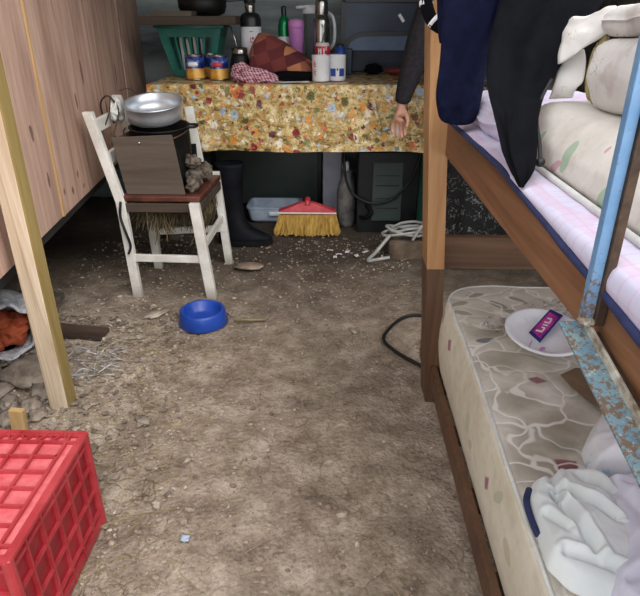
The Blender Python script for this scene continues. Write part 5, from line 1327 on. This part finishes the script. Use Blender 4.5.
# ------------------------------------------------------------------ small things on the floor
bm = NB(); tube(bm, spline([(.46, 2.30, .008), (.35, 2.32, .008), (.27, 2.25, .008), (.205, 2.11, .008), (.24, 2.01, .008), (.33, 1.90, .008), (.40, 1.84, .010), (.5, 1.86, .01)], 8), .0075, 8)
tag(part('floor_cable', bm, M['cable'], smooth=True, loc=(.3, 2.1, 0)), 'black cable curving on the dirt beside the bunk post', 'cable')
bm = NB(); tube(bm, spline([(-.44, 2.25, .010), (-.37, 2.245, .013), (-.305, 2.255, .010)], 4), .006, 6)
tag(part('twig', bm, M['straw'], smooth=True, loc=(-.37, 2.25, .01)), 'thin twig lying right of the blue bowl', 'twig')
for pts, lb in (([(-.70, 1.70, .006), (-.66, 1.64, .012), (-.60, 1.61, .006)], 'curled dry stalk on the dirt between post and bowl'), ([(-.62, 1.08, .006), (-.54, 1.12, .012), (-.42, 1.16, .006)], 'long dry stalk on the dirt right of the red crate')):
    bm = NB(); tube(bm, spline(pts, 5), .0022, 6); tag(part('dry_stalk', bm, M['straw'], smooth=True, loc=pts[1]), lb, 'stalk', 'dry stalks on the floor')
bm = NB(); g = grid(bm, lambda u, v: (-.385 + .022 * u, 1.05 + .02 * v, .008 + .006 * nz(u, v, 0, 3)), 6, 6)
tag(part('paper_scrap', bm, M['pale_blue'], smooth=True, loc=(-.375, 1.06, 0), solid=.001), 'small crumpled blue and white scrap on the floor', 'scrap')
bm = NB()
for k, (x, y, a) in enumerate(((.02, 3.06, .3), (.07, 3.10, 1.2), (.12, 3.04, 2.0), (-.03, 3.12, 0), (.17, 3.10, .8), (.0, 3.02, 1.5))):
    grid(bm, lambda u, v: (x + (.035 * (u - .5)) * math.cos(a) - .02 * (v - .5) * math.sin(a), y + .035 * (u - .5) * math.sin(a) + .02 * (v - .5) * math.cos(a), .008 + .01 * abs(nz(u, v, k, 3))), 4, 4)
tag(part('paper_scraps', bm, M['white_print'], smooth=True, loc=(.05, 3.07, 0), solid=.001), 'scatter of torn white paper bits before the black case', 'litter', kind='stuff')
bm = NB(); blob(bm, (-.456, 2.864, .012), .06, 1.3, .8, .18, .3, 2, 3, 3)
tag(part('mud_slab', bm, M['clod'], smooth=True, loc=(-.456, 2.864, 0)), 'flat mud coloured slab on the floor right of the chair', 'slab')

def scatter(name, n, m, lab, cat, seed, fn):
    bm = NB(); rnd = random.Random(seed)
    for _ in range(n): fn(bm, rnd)
    tag(part(name, bm, m, loc=(0, 1.5, 0)), lab, cat, kind='stuff')
def pebble_fn(bm, r):
    x = r.uniform(-1.4, .42); y = r.uniform(.35, 3.3)
    if x < -.6 and r.random() < .0: return
    if r.random() < .45: x = r.gauss(-.75, .25); y = r.uniform(.6, 2.4)
    s_ = r.uniform(.0018, .0055) * (1 if r.random() < .93 else 2)
    g = bmesh.ops.create_icosphere(bm, subdivisions=1, radius=1); a, b, c_ = s_ * r.uniform(.7, 1.6), s_ * r.uniform(.7, 1.4), s_ * r.uniform(.4, .9); z = ground_z(x, y) - .004
    R_ = Matrix.Rotation(r.uniform(0, 6), 3, 'Z')
    for v in g['verts']: v.co = R_ @ Vector((v.co.x * a, v.co.y * b, v.co.z * c_)) * (1 + .3 * r.uniform(-1, 1)) + Vector((x, y, z + c_ * .5))
scatter('pebbles', 3600, M['pebble'], 'pale gravel and crumbs strewn over the dirt floor', 'gravel', 1, pebble_fn)
def clod_fn(bm, r):
    x = r.uniform(-1.3, .45); y = r.uniform(.35, 3.4); s_ = .002 + .007 * r.random() ** 4
    g = bmesh.ops.create_icosphere(bm, subdivisions=1, radius=1); z = ground_z(x, y) - .004
    for v in g['verts']: v.co = Vector((v.co.x * s_ * 1.3, v.co.y * s_, v.co.z * s_ * .7)) * (1 + .35 * r.uniform(-1, 1)) + Vector((x, y, z))
scatter('dirt_clods', 3800, M['clod'], 'brown earth clods strewn over the dirt floor', 'soil', 2, clod_fn)
def straw_fn(bm, r):
    if r.random() < .75: x = r.gauss(-.72, .22); y = r.uniform(.7, 2.2)
    else: x = r.uniform(-1, .4); y = r.uniform(.4, 3)
    a = r.uniform(0, 6.3); L_ = r.uniform(.01, .05); z = ground_z(x, y) - .002
    tube(bm, [(x, y, z), (x + L_ * .5 * math.cos(a), y + L_ * .5 * math.sin(a), z + .004), (x + L_ * math.cos(a + .2), y + L_ * math.sin(a + .2), z)], .0011, 3)
scatter('straw_litter', 1500, M['straw'], 'bits of dry straw scattered over the dirt floor', 'straw', 3, straw_fn)

def chip_fn(bm, r):
    x = r.gauss(-1.05, .16); y = r.uniform(1.35, 2.3)
    if r.random() < .35: x = r.gauss(-.8, .15); y = r.uniform(1.2, 2.4)
    a = r.uniform(0, 6.3); w = r.uniform(.004, .014); h = r.uniform(.004, .012); z = ground_z(x, y) + .001
    Mx = Matrix.Translation((x, y, z)) @ Matrix.Rotation(a, 4, 'Z') @ Matrix.Rotation(r.uniform(-.5, .5), 4, 'X')
    box(bm, -w, w, -h, h, 0, .002 + .003 * r.random(), Mx)
scatter('rubble_chips', 420, M['rock'], 'small broken chips and rubble around the foot of the timber post', 'rubble', 4, chip_fn)
